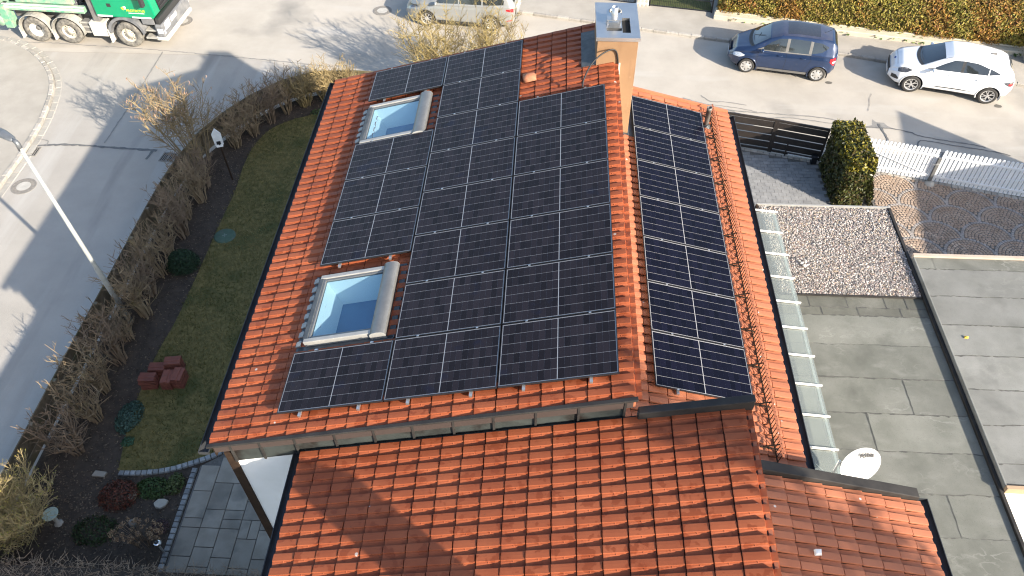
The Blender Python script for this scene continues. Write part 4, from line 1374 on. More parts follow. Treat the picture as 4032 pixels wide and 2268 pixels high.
def shell_pts(n, x0, x1, y0, y1, z0, z1, faces, rnd=0.18, depth=.08):
    """random points on the given faces of a box with soft edges; returns pts, normals"""
    fl = {'-y': ((x1 - x0) * (z1 - z0), (0, -1, 0)), '+y': ((x1 - x0) * (z1 - z0), (0, 1, 0)), '-x': ((y1 - y0) * (z1 - z0), (-1, 0, 0)),
          '+x': ((y1 - y0) * (z1 - z0), (1, 0, 0)), '+z': ((x1 - x0) * (y1 - y0), (0, 0, 1))}
    tot = sum(fl[f][0] for f in faces)
    Ps, Ns = [], []
    for f in faces:
        k = int(n * fl[f][0] / tot)
        p = np.stack([rng.uniform(x0, x1, k), rng.uniform(y0, y1, k), rng.uniform(z0, z1, k)], 1)
        if f == '-y': p[:, 1] = y0
        if f == '+y': p[:, 1] = y1
        if f == '-x': p[:, 0] = x0
        if f == '+x': p[:, 0] = x1
        if f == '+z': p[:, 2] = z1
        Ps.append(p)
        Ns.append(np.tile(np.array(fl[f][1], float), (k, 1)))
    p, nn = np.concatenate(Ps), np.concatenate(Ns)
    # pull corners in so that edges are rounded
    c = np.array([(x0 + x1) / 2, (y0 + y1) / 2, 0])
    ex = np.clip((np.abs(p[:, 0] - c[0]) - ((x1 - x0) / 2 - rnd)) / rnd, 0, 1)
    ey = np.clip((np.abs(p[:, 1] - c[1]) - ((y1 - y0) / 2 - rnd)) / rnd, 0, 1)
    ez = np.clip((p[:, 2] - (z1 - rnd)) / rnd, 0, 1)
    k2 = np.maximum(0, ex + ey + ez - 1)[:, None]
    p = p - nn * k2 * rnd * .35
    lump = np.sin(p[:, 0] * 5.1 + p[:, 2] * 3) * np.sin(p[:, 1] * 4.3 + 1.3) * np.sin(p[:, 2] * 6.1 + p[:, 0] * 2) * .05
    p = p + nn * (lump[:, None] + rng.uniform(-depth, depth * .4, (len(p), 1)))
    return p, nn

# ivy hedge between the gates
ivy = thing('ivy_hedge', 'tall narrow ivy hedge with yellowish top between the two gates', 'hedge', (8.6, 13.8, 0))
MB().box(8.08, 8.72, 12.85, 14.72, -.02, 1.72).build('woody_core', M_core, ivy, world=True)
p, nn = shell_pts(10500, 7.95, 8.85, 12.7, 14.84, 0.02, 1.88, ('-y', '+z', '+x', '-x', '+y'), .25, .12)
p[:, 0] += np.where(nn[:, 0] > .5, .38 * np.clip(1 - p[:, 2] / 1.3, 0, 1), 0)
V, F, C = leaf_cloud(p, nn, .055, .55, [(.045, .052, .012), (.035, .042, .012), (.06, .062, .015), (.075, .055, .02)])
top = (V[:, 2] > 1.45).reshape(-1, 4).all(1)
yel = np.repeat(top & (rng.uniform(0, 1, len(top)) < .45), 4)
C[yel] = np.array((.20, .17, .022)) * rng.uniform(.7, 1.2, (yel.sum(), 1))
leaf_obj('leaves', V, F, C, ivy, M_leafg)

# clipped hedge across the street with its low wall
hedge = thing('hedge', 'long clipped olive brown hedge behind the low wall across the street', 'hedge', (11.4, 24.0, 0))
hA, hB = Vector((5.72, 24.32)), Vector((17.6, 21.85))
hd = (hB - hA).normalized()
hn = Vector((-hd.y, hd.x))
def hloc(p):  # local: x along, y depth
    return np.stack([hA.x + hd.x * p[:, 0] + hn.x * p[:, 1], hA.y + hd.y * p[:, 0] + hn.y * p[:, 1], p[:, 2]], 1)
HL = (hB - hA).length
core = MB()
for k in range(1):
    q = hloc(np.array([(0.1, .15, 0), (HL - .1, .15, 0), (HL - .1, 2.7, 0), (.1, 2.7, 0)], float))
    core.prism([(a[0], a[1]) for a in q], 0.1, 1.62)
core.build('woody_core', M_core, hedge, world=True)
p, nn = shell_pts(52000, 0, HL, 0, 2.8, .30, 1.75, ('-y', '+z', '-x', '+x'), .3, .09)
# battered face: lower part bulges to the road
p[:, 1] -= np.where(nn[:, 1] < -.5, .16 * np.sin(np.clip((p[:, 2] - .3) / 1.45, 0, 1) * 3.14), 0)
V, F, C = leaf_cloud(p, nn, .05, .6, [(.235, .19, .030), (.20, .175, .034), (.28, .21, .042), (.20, .135, .040), (.15, .145, .028)])
br = np.sin(V[:, 0] * 1.7) * np.sin(V[:, 0] * .83 + V[:, 1] * 1.1 + 2) + np.sin(V[:, 0] * 4.3 + V[:, 2] * 3.) * .4
bm = np.repeat((br.reshape(-1, 4).mean(1) + rng.normal(0, .35, len(br) // 4)) > .45, 4)
C[bm] = C[bm] * np.array((1.15, .78, .85))
W = hloc(V)
leaf_obj('leaves', W, F, C, hedge)
M_lowwall = mat('cream_concrete', (0.46, 0.415, 0.32), (0.54, 0.49, 0.39), 2.2, 5, 0.9, 0.2, 60, extra=overlay((0.33, 0.29, 0.22), 1.5, 0.58, 0.72, 6, amount=.6))
lw = thing('low_wall', 'low cream concrete wall along the far pavement under the hedge', 'wall', (11.4, 23.4, 0))
q = hloc(np.array([(-.1, -.30, 0), (HL, -.30, 0), (HL, .35, 0), (-.1, .35, 0)], float))
MB().prism([(a[0], a[1]) for a in q], 0.0, 0.27).build('footing', M_lowwall, lw, world=True, bevel=0.03)
q = hloc(np.array([(-.05, -.02, 0), (HL, -.02, 0), (HL, .3, 0), (-.05, .3, 0)], float))
MB().prism([(a[0], a[1]) for a in q], 0.27, 0.34).build('upstand', M_lowwall, lw, world=True, bevel=0.02)

# things at the top edge: stone pillar, dark mesh fence
pil = thing('gate_pillar', 'white pillar with crazy stone facing at the top edge', 'pillar', (2.72, 25.1, 0))
MB().box(-.25, .25, -.1, .3, -.02, 1.3).build('shaft', M_white, pil, bevel=0.02)
for k in range(9):
    cx, cz = -.17 + (k % 3) * .165, .12 + (k // 3) * .2
    MB().prism([(cx + .07 * math.cos(a) * random.uniform(.8, 1.15), cz + .085 * math.sin(a) * random.uniform(.8, 1.1)) for a in np.linspace(0, 6.28, 7)[:-1]], 0, .012,
               Matrix(((1, 0, 0, 0), (0, 0, -1, -.1), (0, 1, 0, 0), (0, 0, 0, 1)))).build('facing_stone', M_kerb, pil)
def mesh_fence(a, b, label):
    a, b = Vector(a), Vector(b)
    t = thing('mesh_fence', label, 'fence', a, math.atan2((b - a).y, (b - a).x), 'dark fences across the street')
    L = (b - a).length
    for z in (.12, .55, 1.0): MB().box(0, L, -.015, .015, z, z + .03).build('rail', M_black, t)
    mb = MB()
    x = 0.02
    while x < L:
        mb.box(x, x + .012, -.006, .006, .12, 1.03)
        x += .075
    mb.build('wires', M_black, t)
    for x in (0, L): MB().box(x - .03, x + .03, -.03, .03, -.02, 1.1).build('post', M_black, t)
mesh_fence((3.02, 25.05, 0), (5.55, 24.58, 0), 'dark mesh fence between the white pillar and the hedge')
mesh_fence((-0.6, 25.85, 0), (2.42, 25.2, 0), 'dark paling fence left of the white pillar')
vg = sheet('verge_grass', [(3.0, 25.1), (5.6, 24.65), (5.6, 30), (3, 30)], 0.12, mat('verge_green', (0.06, 0.08, 0.02), (0.10, 0.10, 0.03), 6, 4, 0.95))
sp = thing('gate_pillar', 'pale block pillar at the right end of the hedge', 'pillar', (17.35, 21.35, 0), -.2)
for k in range(4): MB().box(-.3, .3, -.3, .3, k * .3, k * .3 + .285).build('block', M_lowwall, sp, bevel=0.02)

# weeds along the wall foot
for k, (x, y) in enumerate(((6.5, 24.02), (7.1, 23.92), (7.51, 23.82), (10.63, 23.17), (11.14, 23.08), (12.03, 22.86), (12.73, 22.74), (13.4, 22.57), (17.0, 21.75))):
    w = thing('weed', ['small brownish weed nearest the mesh fence', 'bright green weed tuft by the wall foot left of the blue car', 'thin weed by the wall foot above the blue car bonnet',
                       'weed tuft behind the blue car', 'second weed tuft behind the blue car', 'flat weed between the two parked cars', 'large green weed left of the white car', 'green weed behind the white car bonnet',
                       'weed tuft behind the white car tail'][k], 'weed', (x, y, .09), 0, 'weeds along the low wall')
    n = 70 if k in (1, 6, 7) else 35
    p = rng.normal(0, 1, (n, 3)) * np.array([.17, .09, .05]) + np.array([x, y, .16])
    V, F, C = leaf_cloud(p, np.tile([[0, -.3, 1.]], (n, 1)), .085, .6, [(.07, .12, .02), (.10, .14, .03), (.05, .09, .02)] if k else [(.12, .10, .05)])
    leaf_obj('leaves', V, F, C, w)
# ------------------------------------------------------------------ cars
def key_curve(keys, X, sm=0.05):
    kx, kv = zip(*sorted(keys))
    v = np.interp(X, kx, kv)
    if sm:
        d = np.linspace(-sm, sm, 9)
        w = np.exp(-(d / sm * 1.6) ** 2)
        v = sum(wi * np.interp(np.clip(X + di, kx[0], kx[-1]), kx, kv) for wi, di in zip(w, d)) / w.sum()
    return v

class Car:
    """x forward, y left, z up, origin on the ground midway between the axles"""
    def __init__(s, spec):
        s.k = spec
        s.xr, s.xf = spec['x']
        n = 150
        t = np.linspace(-1, 1, n)
        s.X = (s.xr + s.xf) / 2 + (s.xf - s.xr) / 2 * np.sin(t * math.pi / 2) * .25 + (s.xf - s.xr) / 2 * t * .75
        g = lambda nm, sm=.06: key_curve(spec[nm], s.X, sm)
        s.zb, s.belt, s.top = g('zb'), g('belt', .07), g('top', .05)
        s.wm, s.wb, s.wr = g('wm', .08), g('wb', .08), g('wr', .08)
        s.sec = [s.section(i) for i in range(n)]
    def section(s, i):
        zb, be, tp, wm, wb, wr = s.zb[i], s.belt[i], s.top[i], s.wm[i], s.wb[i], s.wr[i]
        h = be - zb
        tp = max(tp, be + .02)
        dz = tp - be
        S = np.array([(0, zb), (wm * .80, zb), (wm - .035, zb + .05), (wm - .005, zb + .16 * h + .03), (wm, zb + .42 * h), (wm * .992, zb + .66 * h), (wm * .975, zb + .80 * h), (wb + .004, zb + .93 * h),
                         (wb, be), (wb - .02, be + min(.025, dz * .2)), (wb + (wr - wb) * .5 - .004, be + dz * .5), (wr + .01, tp - dz * .12 - .01), (wr - .035, tp - min(.03, dz * .06 + .006)), (wr * .75, tp - .012), (wr * .4, tp - .003), (0, tp)])
        return S
    def sec_at(s, x):
        i = np.clip(np.searchsorted(s.X, x) - 1, 0, len(s.X) - 2)
        t = (x - s.X[i]) / (s.X[i + 1] - s.X[i])
        return s.sec[i] * (1 - t) + s.sec[i + 1] * t
    def side_y(s, x, z):
        S = s.sec_at(x)[2:13]
        return float(np.interp(z, S[:, 1], S[:, 0]))
    def top_z(s, x, y):
        S = s.sec_at(x)[8:]
        o = np.argsort(S[:, 0])
        return float(np.interp(abs(y), S[o, 0], S[o, 1]))
    def body(s, parent, m, wheels, R):
        n = len(s.X)
        def fine(S):
            q = np.linspace(0, len(S) - 1, (len(S) - 1) * 4 + 1)
            return np.stack([np.interp(q, np.arange(len(S)), S[:, c]) for c in (0, 1)], 1)
        k = len(fine(s.sec[0]))
        ring = 2 * k - 2
        V = []
        for i in range(n):
            S = fine(s.sec[i])
            V += [(s.X[i], y, z) for y, z in S] + [(s.X[i], -y, z) for y, z in S[-2:0:-1]]
        F = []
        for i in range(n - 1):
            for j in range(ring):
                a, b = i * ring + j, i * ring + (j + 1) % ring
                f = (a, a + ring, b + ring, b)
                c = np.mean([V[q] for q in f], axis=0)
                if any((c[0] - wx) ** 2 + (c[2] - wz) ** 2 < R ** 2 for wx, wz in wheels) and (abs(c[1]) > .35):
                    continue
                F.append(f)
        F.append(tuple(reversed(range(ring))))
        F.append(tuple((n - 1) * ring + j for j in range(ring)))
        mb = MB().add(V, F)
        return mb.build('body', m, parent, smooth=True)
    def side_patch(s, parent, name, m, xs, zlo, zhi, side, off=.006, nz=5, label=None):
        """xs: list of x; zlo/zhi: functions or lists"""
        mb = MB()
        n = len(xs)
        for q in range(nz):
            for i, x in enumerate(xs):
                z = zlo[i] + (zhi[i] - zlo[i]) * q / (nz - 1)
                mb.v.append((x, side * (s.side_y(x, z) + off), z))
        for q in range(nz - 1):
            for i in range(n - 1):
                a = q * n + i
                mb.f.append((a, a + 1, a + n + 1, a + n) if side < 0 else (a, a + n, a + n + 1, a + 1))
        return mb.build(name, m, parent, smooth=True, label=label)
    def poly_patch(s, parent, name, m, bot, topc, side, off=.006, n=14, nz=5):
        """bot, topc: polylines (x,z) over the same x span"""
        bx, bz = zip(*bot)
        tx, tz = zip(*topc)
        xs = np.linspace(max(min(bx), min(tx)), min(max(bx), max(tx)), n)
        return s.side_patch(parent, name, m, xs, np.interp(xs, *zip(*sorted(bot))), np.interp(xs, *zip(*sorted(topc))), side, off, nz)
    def top_patch(s, parent, name, m, x0, x1, w0, w1, off=.006, nx=12, ny=11, bow=0.0):
        mb = MB()
        for i in range(nx):
            t = i / (nx - 1)
            for j in range(ny):
                u = -1 + 2 * j / (ny - 1)
                y = u * (w0 + (w1 - w0) * t)
                x = x0 + (x1 - x0) * t + bow * (1 - u * u) * (1 - t)
                mb.v.append((x, y, s.top_z(x, y) + off))
        for i in range(nx - 1):
            for j in range(ny - 1):
                a = i * ny + j
                mb.f.append((a, a + 1, a + ny + 1, a + ny) if x1 < x0 else (a, a + ny, a + ny + 1, a + 1))
        return mb.build(name, m, parent, smooth=True)
    def seam(s, parent, pts, side, w=.009, m=None):
        mb = MB()
        P = resample(pts, .06)
        for i in range(len(P) - 1):
            (xa, za), (xb, zb_) = P[i], P[i + 1]
            ya, yb = s.side_y(xa, za) + .003, s.side_y(xb, zb_) + .003
            d = Vector((xb - xa, 0, zb_ - za)).normalized()
            nx, nz = -d.z * w / 2, d.x * w / 2
            q = [(xa + nx, side * ya, za + nz), (xb + nx, side * yb, zb_ + nz), (xb - nx, side * yb, zb_ - nz), (xa - nx, side * ya, za - nz)]
            mb.add(q, [(0, 1, 2, 3) if side < 0 else (3, 2, 1, 0)])
        return mb.build('door_seam', m or M_black, parent)

M_tyre = mat('tyre', (0.030, 0.029, 0.028), (0.050, 0.047, 0.043), 20, 3, 0.85)
M_alloy = mat('alloy', (0.55, 0.55, 0.54), (0.50, 0.49, 0.48), 8, 2, 0.35, metal=0.5)
M_well = mat('wheel_well', (0.012, 0.012, 0.012), rough=0.9)
M_carglass = mat('car_glass', (0.025, 0.03, 0.032), rough=0.03, coat=0.6, spec=0.8)
M_trim = mat('black_trim', (0.03, 0.03, 0.03), rough=0.5)
M_greytrim = mat('grey_trim', (0.13, 0.125, 0.12), (0.17, 0.165, 0.155), 5, 3, 0.6)
M_lamp = mat('lamp_glass', (0.45, 0.50, 0.55), (0.70, 0.72, 0.75), 18, 3, 0.08, coat=0.8)
M_darklamp = mat('smoked_lamp', (0.03, 0.032, 0.036), (0.10, 0.10, 0.11), 14, 3, 0.08, coat=0.8)
M_red = mat('tail_lamp', (0.45, 0.02, 0.025), rough=0.15, coat=0.6)
M_plate = mat('number_plate', (0.72, 0.72, 0.70), rough=0.4)
def wheel(parent, x, y, r, w, style, side):
    """side: +1 outer face towards +y"""
    M = Matrix.Translation((x, y, r)) @ Matrix.Rotation(-side * math.pi / 2, 4, 'X')
    t = bpy.data.objects.new('wheel', None)
    COL.objects.link(t)
    t.parent = parent
    t.matrix_basis = M
    h = w / 2
    ri = r * .66
    MB().lathe([(ri, -h), (r * .90, -h), (r * .97, -h * .85), (r, -h * .5), (r, h * .5), (r * .97, h * .85), (r * .90, h), (ri + .012, h), (ri, h * .9)], 36).build('tyre', M_tyre, t, smooth=True)
    mb = MB()
    mb.lathe([(0, h * .35), (ri * .95, h * .35), (ri * .99, h * .9), (ri + .006, h * .96), (ri + .01, h * .9)], 30)
    mb.build('rim_well', M_trim if style != 'truck' else M_greytrim, t, smooth=True)
    rim = MB()
    rim.lathe([(ri * .90, h * .90), (ri + .008, h * 1.0), (ri + .012, h * .9), (ri * .93, h * .6)], 32)
    if style == 'cap7':
        rim.lathe([(0, h * 1.02), (ri * .42, h * 1.0), (ri * .50, h * .9)], 24)
        for k in range(7):
            a = 2 * math.pi * k / 7
            rim.add([Matrix.Rotation(a, 4, 'Z') @ Vector(v) for v in ((ri * .38, -ri * .20, h * .96), (ri * .95, -ri * .27, h * .88), (ri * .95, ri * .27, h * .88), (ri * .38, ri * .20, h * .96))], [(0, 1, 2, 3)])
    elif style == 'split5':
        rim.lathe([(0, h * .96), (ri * .2, h * .95), (ri * .24, h * .6)], 20)
        for k in range(5):
            for da in (-.16, .16):
                a = 2 * math.pi * k / 5
                p0, p1, p2 = Vector((ri * .12 * math.cos(a), ri * .12 * math.sin(a), h * .88)), Vector((ri * .55 * math.cos(a + da), ri * .55 * math.sin(a + da), h * .9)), Vector((ri * .95 * math.cos(a + da * 1.5), ri * .95 * math.sin(a + da * 1.5), h * .88))
                rim.bar(p0, p1, ri * .13, .012)
                rim.bar(p1, p2, ri * .10, .012)
    elif style == 'multi':
        rim.lathe([(0, h * .98), (ri * .25, h * .97), (ri * .3, h * .6)], 20)
        for k in range(9):
            a = 2 * math.pi * k / 9
            rim.bar((ri * .15 * math.cos(a), ri * .15 * math.sin(a), h * .9), (ri * .96 * math.cos(a), ri * .96 * math.sin(a), h * .9), ri * .14, .012)
    rim.build('rim', M_alloy, t)
    return t

def car_common(car, t, body_m, wheels, R, r, w, style, track, both=True):
    car.body(t, body_m, wheels, R)
    for wx, wz in wheels:
        for sd in (1, -1):
            yw = car.side_y(wx, .62)
            # wheel arch lip and well
            arc = []
            for a in np.linspace(-.35, math.pi + .35, 30):
                px, pz = wx + R * math.cos(a), max(wz + R * math.sin(a), .12)
                if pz < car.sec_at(px)[1][1] - .02 and False: continue
                arc.append((px, sd * (car.side_y(px, max(pz, .3)) - .006), pz))
            MB().tube(arc, .022, 6).build('wheel_arch', body_m if style != 'multi' else M_greytrim, t, smooth=True)
            mb = MB()
            n = 16
            A = [(wx + (R + .012) * math.cos(a), wz + (R + .012) * math.sin(a)) for a in np.linspace(-.3, math.pi + .3, n)]
            mb.add([(x, sd * (yw - .02), z) for x, z in A] + [(x, sd * (yw - .42), z) for x, z in A],
                   [(i, i + 1, n + i + 1, n + i) for i in range(n - 1)] + [tuple(range(n, 2 * n))])
            mb.build('wheel_well', M_well, t)
            wheel(t, wx, sd * (track - w / 2), r, w, style, sd)

def place_car(front, rear, half, label, name='parked_car', rx=0.0):
    f, r_ = Vector((*front, 0)), Vector((*rear, 0))
    d = (f - r_).normalized()
    left = Vector((-d.y, d.x, 0))
    sidesign = 1 if left.y < 0 else -1            # near side is the -y side
    c = (f + r_) / 2 - left * half * sidesign
    return thing(name, label, 'car', (c.x, c.y, 0.003), math.atan2(d.y, d.x), 'cars parked along the street')

# --- blue compact hatchback
M_blue = mat('blue_paint', (0.013, 0.030, 0.078), (0.018, 0.036, 0.09), 2, 3, 0.28, coat=0.7, metal=0.25,
             extra=overlay((0.10, 0.095, 0.085), 3.0, 0.60, 0.85, 5, amount=.35))
blue = place_car((6.322, 20.263), (8.83, 19.762), .86, 'dark blue compact hatchback parked at the kerb facing left')
A = Car(dict(x=(-1.84, 2.02),
    zb=[(-1.84, .40), (-1.7, .30), (-1.0, .22), (1.0, .22), (1.75, .22), (2.02, .34)],
    belt=[(-1.84, .98), (-1.7, 1.02), (-1.0, 1.05), (.4, .98), (.95, .93), (1.45, .84), (1.8, .72), (2.02, .52)],
    top=[(-1.84, 1.02), (-1.80, 1.30), (-1.62, 1.50), (-1.2, 1.575), (-.3, 1.60), (.25, 1.56), (.62, 1.42), (1.18, 1.05), (1.45, .955), (1.75, .84), (2.02, .56)],
    wm=[(-1.84, .62), (-1.72, .80), (-1.45, .87), (-.8, .88), (1.2, .88), (1.6, .83), (1.85, .70), (2.02, .46)],
    wb=[(-1.84, .60), (-1.72, .76), (-1.4, .82), (.4, .83), (1.0, .81), (1.5, .74), (1.85, .60), (2.02, .42)],
    wr=[(-1.84, .52), (-1.6, .56), (-1.0, .60), (.2, .61), (.62, .62), (1.05, .68), (1.4, .62), (1.8, .50), (2.02, .36)]))
W = [(1.284, .30), (-1.284, .30)]
car_common(A, blue, M_blue, W, .355, .30, .20, 'cap7', .86)
for sd in (1, -1):
    A.poly_patch(blue, 'side_window', M_carglass, [(.02, 1.035), (.42, 1.02), (.80, 1.015)], [(.02, 1.47), (.3, 1.44), (.55, 1.30), (.80, 1.10)], sd)
    A.poly_patch(blue, 'side_window', M_carglass, [(-.80, 1.06), (-.08, 1.04)], [(-.80, 1.47), (-.4, 1.49), (-.08, 1.48)], sd)
    A.poly_patch(blue, 'side_window', M_carglass, [(-1.45, 1.30), (-1.25, 1.15), (-.90, 1.07)], [(-1.45, 1.34), (-1.2, 1.44), (-.90, 1.46)], sd)
    A.poly_patch(blue, 'pillar_trim', M_greytrim, [(-.08, 1.04), (.02, 1.035)], [(-.08, 1.48), (.02, 1.475)], sd, .007, 4)
    A.poly_patch(blue, 'pillar_trim', M_greytrim, [(-.90, 1.065), (-.80, 1.06)], [(-.90, 1.465), (-.80, 1.475)], sd, .007, 4)
    A.poly_patch(blue, 'pillar_trim', M_greytrim, [(.80, 1.01), (1.0, 1.0)], [(.80, 1.10), (1.0, 1.005)], sd, .007, 4)
    A.poly_patch(blue, 'belt_trim', M_greytrim, [(-.9, 1.025), (.8, .985)], [(-.9, 1.06), (.8, 1.012)], sd, .009, 16, 2)
    A.poly_patch(blue, 'sill_trim', M_greytrim, [(-.88, .24), (.9, .24)], [(-.88, .34), (.9, .34)], sd, .012, 14, 3)
    for pts in ([(-.04, 1.03), (-.06, .70), (-.03, .34)], [(.92, 1.0), (.98, .75), (.93, .34)], [(-.86, 1.05), (-.92, .80), (-.80, .55), (-.72, .36)]):
        A.seam(blue, pts, sd)
    for hx in (.18, -.66):
        yy = A.side_y(hx, .88)
        MB().tube([(hx - .09, sd * (yy + .004), .885), (hx - .06, sd * (yy + .035), .89), (hx + .06, sd * (yy + .035), .885), (hx + .09, sd * (yy + .004), .88)], .014, 6).build('door_handle', M_blue, blue, smooth=True)
    yy = A.side_y(.83, 1.0)
    mb = MB()
    mb.lathe([(0, -.05), (.05, -.045), (.085, -.01), (.09, .03), (.075, .045), (0, .045)], 14, Matrix.Translation((.84, sd * (yy + .13), 1.02)) @ Matrix.Rotation(math.pi / 2, 4, 'Y') @ Matrix.Rotation(math.pi, 4, 'X') @ Matrix.Diagonal((.8, 1.15, 1, 1)))
    mb.bar((.84, sd * (yy - .02), .99), (.84, sd * (yy + .08), 1.0), .05, .04)
    mb.build('door_mirror', M_blue, blue, smooth=True)
    A.poly_patch(blue, 'headlight', M_lamp, [(1.44, .70), (1.62, .62), (1.84, .60)], [(1.44, .74), (1.62, .755), (1.84, .70)], sd, .010, 10)
    A.poly_patch(blue, 'tail_light', M_red, [(-1.80, .66), (-1.72, .72), (-1.60, .84)], [(-1.80, .98), (-1.72, .98), (-1.60, .95)], sd, .010, 8)
    A.poly_patch(blue, 'reversing_light', M_lamp, [(-1.815, .76), (-1.70, .80)], [(-1.815, .84), (-1.70, .86)], sd, .013, 5)
A.top_patch(blue, 'windscreen', M_carglass, 1.14, .64, .62, .57, .008, bow=.10)
A.top_patch(blue, 'wiper_cowl', M_trim, 1.24, 1.13, .66, .63, .006, 4, bow=.12)
A.top_patch(blue, 'roof_panel', mat('blue_grey_roof', (0.035, 0.040, 0.075), (0.055, 0.058, 0.085), 5, 4, 0.3, coat=.5, extra=overlay((.12, .11, .10), 9, .6, .8, 4, amount=.4)), .60, -1.55, .585, .55, .004, 20)
A.top_patch(blue, 'sunroof', mat('dark_roof_glass', (0.03, 0.03, 0.035), rough=.08, coat=.6), .05, -1.1, .44, .42, .007, 12)
A.top_patch(blue, 'rear_window', M_carglass, -1.66, -1.795, .46, .48, .008, 6)
MB().tube([(-1.25, .05, 1.575), (-1.33, .05, 1.60), (-1.52, .05, 1.74)], .008, 5).build('aerial', M_trim, blue)
MB().bar((1.16, -.1, 1.075), (.80, .30, 1.335), .012, .012).build('wiper', M_black, blue)
MB().bar((1.14, .45, 1.055), (.95, -.05, 1.22), .012, .012).build('wiper', M_black, blue)
for k in range(4):
    z = .52 + k * .045
    MB().bar((2.012 - k * .012, -.30, z), (2.012 - k * .012, .30, z), .02, .014).build('grille_bar', M_greytrim, blue)
MB().box(1.985, 2.015, -.33, .33, .48, .70).build('grille', M_black, blue)
MB().box(2.015, 2.03, -.26, .26, .36, .46).build('number_plate', M_plate, blue)
MB().box(-1.855, -1.84, -.26, .26, .60, .70).build('number_plate', M_plate, blue)
MB().box(-1.5, 1.7, -.74, .74, .20, .26).build('underbody', M_well, blue)

# --- white crossover
M_whitecar = mat('white_car_paint', (0.76, 0.77, 0.78), rough=0.25, coat=0.6)
white = place_car((12.106, 19.196), (14.62, 18.542), .88, 'white crossover with dark windscreen parked behind the blue car')
B = Car(dict(x=(-1.98, 2.14),
    zb=[(-1.98, .50), (-1.85, .36), (-1.0, .24), (1.0, .24), (1.85, .24), (2.14, .34)],
    belt=[(-1.98, .92), (-1.85, 1.02), (-1.0, 1.06), (.2, .99), (.9, .95), (1.4, .92), (1.85, .84), (2.05, .72), (2.14, .56)],
    top=[(-1.98, .95), (-1.90, 1.12), (-1.72, 1.33), (-1.45, 1.44), (-1.0, 1.50), (-.3, 1.535), (.2, 1.50), (.50, 1.38), (1.10, 1.06), (1.35, 1.02), (1.75, .94), (2.0, .82), (2.14, .60)],
    wm=[(-1.98, .68), (-1.88, .82), (-1.55, .90), (-1.0, .895), (0, .875), (.9, .885), (1.45, .90), (1.8, .83), (2.0, .70), (2.14, .50)],
    wb=[(-1.98, .62), (-1.85, .76), (-1.4, .83), (.4, .83), (1.0, .82), (1.5, .78), (1.85, .68), (2.14, .42)],
    wr=[(-1.98, .54), (-1.7, .50), (-1.2, .53), (-.5, .58), (.3, .60), (.6, .62), (1.05, .68), (1.4, .64), (1.85, .54), (2.14, .36)]))
W = [(1.294, .335), (-1.294, .335)]
car_common(B, white, M_whitecar, W, .395, .335, .215, 'split5', .88)
for sd in (1, -1):
    B.poly_patch(white, 'side_window', M_carglass, [(-.12, 1.05), (.75, 1.015)], [(-.12, 1.40), (.15, 1.385), (.45, 1.23), (.75, 1.05)], sd)
    B.poly_patch(white, 'side_window', M_carglass, [(-1.02, 1.09), (-.22, 1.055)], [(-1.02, 1.28), (-.6, 1.385), (-.22, 1.405)], sd)
    B.poly_patch(white, 'side_window', M_carglass, [(-1.42, 1.15), (-1.06, 1.095)], [(-1.42, 1.16), (-1.2, 1.235), (-1.06, 1.275)], sd)
    B.poly_patch(white, 'pillar_trim', M_trim, [(-.22, 1.053), (-.12, 1.05)], [(-.22, 1.405), (-.12, 1.402)], sd, .007, 4)
    B.poly_patch(white, 'pillar_trim', M_trim, [(.75, 1.01), (.98, 1.0)], [(.75, 1.05), (.98, 1.004)], sd, .007, 4)
    B.poly_patch(white, 'sill_strip', M_trim, [(-.72, .42), (.55, .40)], [(-.72, .425), (-.3, .45), (.45, .435), (.55, .402)], sd, .012, 14, 3)
    for pts in ([(-.17, 1.05), (-.12, .70), (-.05, .32)], [(.86, 1.0), (.88, .75), (.80, .32)], [(-.98, 1.08), (-1.0, .85), (-.86, .62)]):
        B.seam(white, pts, sd, .006, M_greytrim)
    for hx in (.12, -.80):
        yy = B.side_y(hx, .88)
        MB().tube([(hx - .09, sd * (yy + .004), .905), (hx - .06, sd * (yy + .03), .905), (hx + .06, sd * (yy + .03), .90), (hx + .09, sd * (yy + .004), .895)], .012, 6).build('door_handle', M_whitecar, white, smooth=True)
    yy = B.side_y(.78, 1.0)
    mb = MB()
    mb.lathe([(0, -.05), (.05, -.045), (.085, -.01), (.09, .03), (.07, .05), (0, .05)], 14, Matrix.Translation((.76, sd * (yy + .14), 1.04)) @ Matrix.Rotation(-math.pi / 2, 4, 'Y') @ Matrix.Diagonal((.75, 1.2, 1, 1)))
    mb.bar((.76, sd * (yy - .02), 1.0), (.76, sd * (yy + .08), 1.01), .05, .04)
    mb.build('door_mirror', M_whitecar, white, smooth=True)
    B.poly_patch(white, 'headlight', M_darklamp, [(1.42, .86), (1.60, .76), (1.88, .72)], [(1.42, .875), (1.62, .905), (1.88, .84)], sd, .010, 12)
    B.poly_patch(white, 'tail_light', M_darklamp, [(-1.95, .78), (-1.80, .80), (-1.62, .90)], [(-1.95, .95), (-1.8, .945), (-1.62, .93)], sd, .010, 8)
    B.poly_patch(white, 'tail_lens', M_red, [(-1.93, .81), (-1.78, .835)], [(-1.93, .89), (-1.78, .90)], sd, .014, 6)
    B.poly_patch(white, 'bumper_vent', M_trim, [(1.80, .44), (2.04, .42)], [(1.80, .50), (1.9, .58), (2.04, .56)], sd, .010, 6)
B.top_patch(white, 'windscreen', M_carglass, 1.08, .46, .63, .55, .008, bow=.12)
B.top_patch(white, 'wiper_cowl', M_trim, 1.17, 1.07, .66, .64, .006, 4, bow=.14)
B.top_patch(white, 'rear_window', M_carglass, -1.74, -1.93, .40, .46, .008, 6)
B.top_patch(white, 'rear_spoiler', M_trim, -1.685, -1.735, .42, .44, .010, 3)
B.top_patch(white, 'bonnet_edge', M_greytrim, 1.92, 1.905, .50, .51, .004, 2)
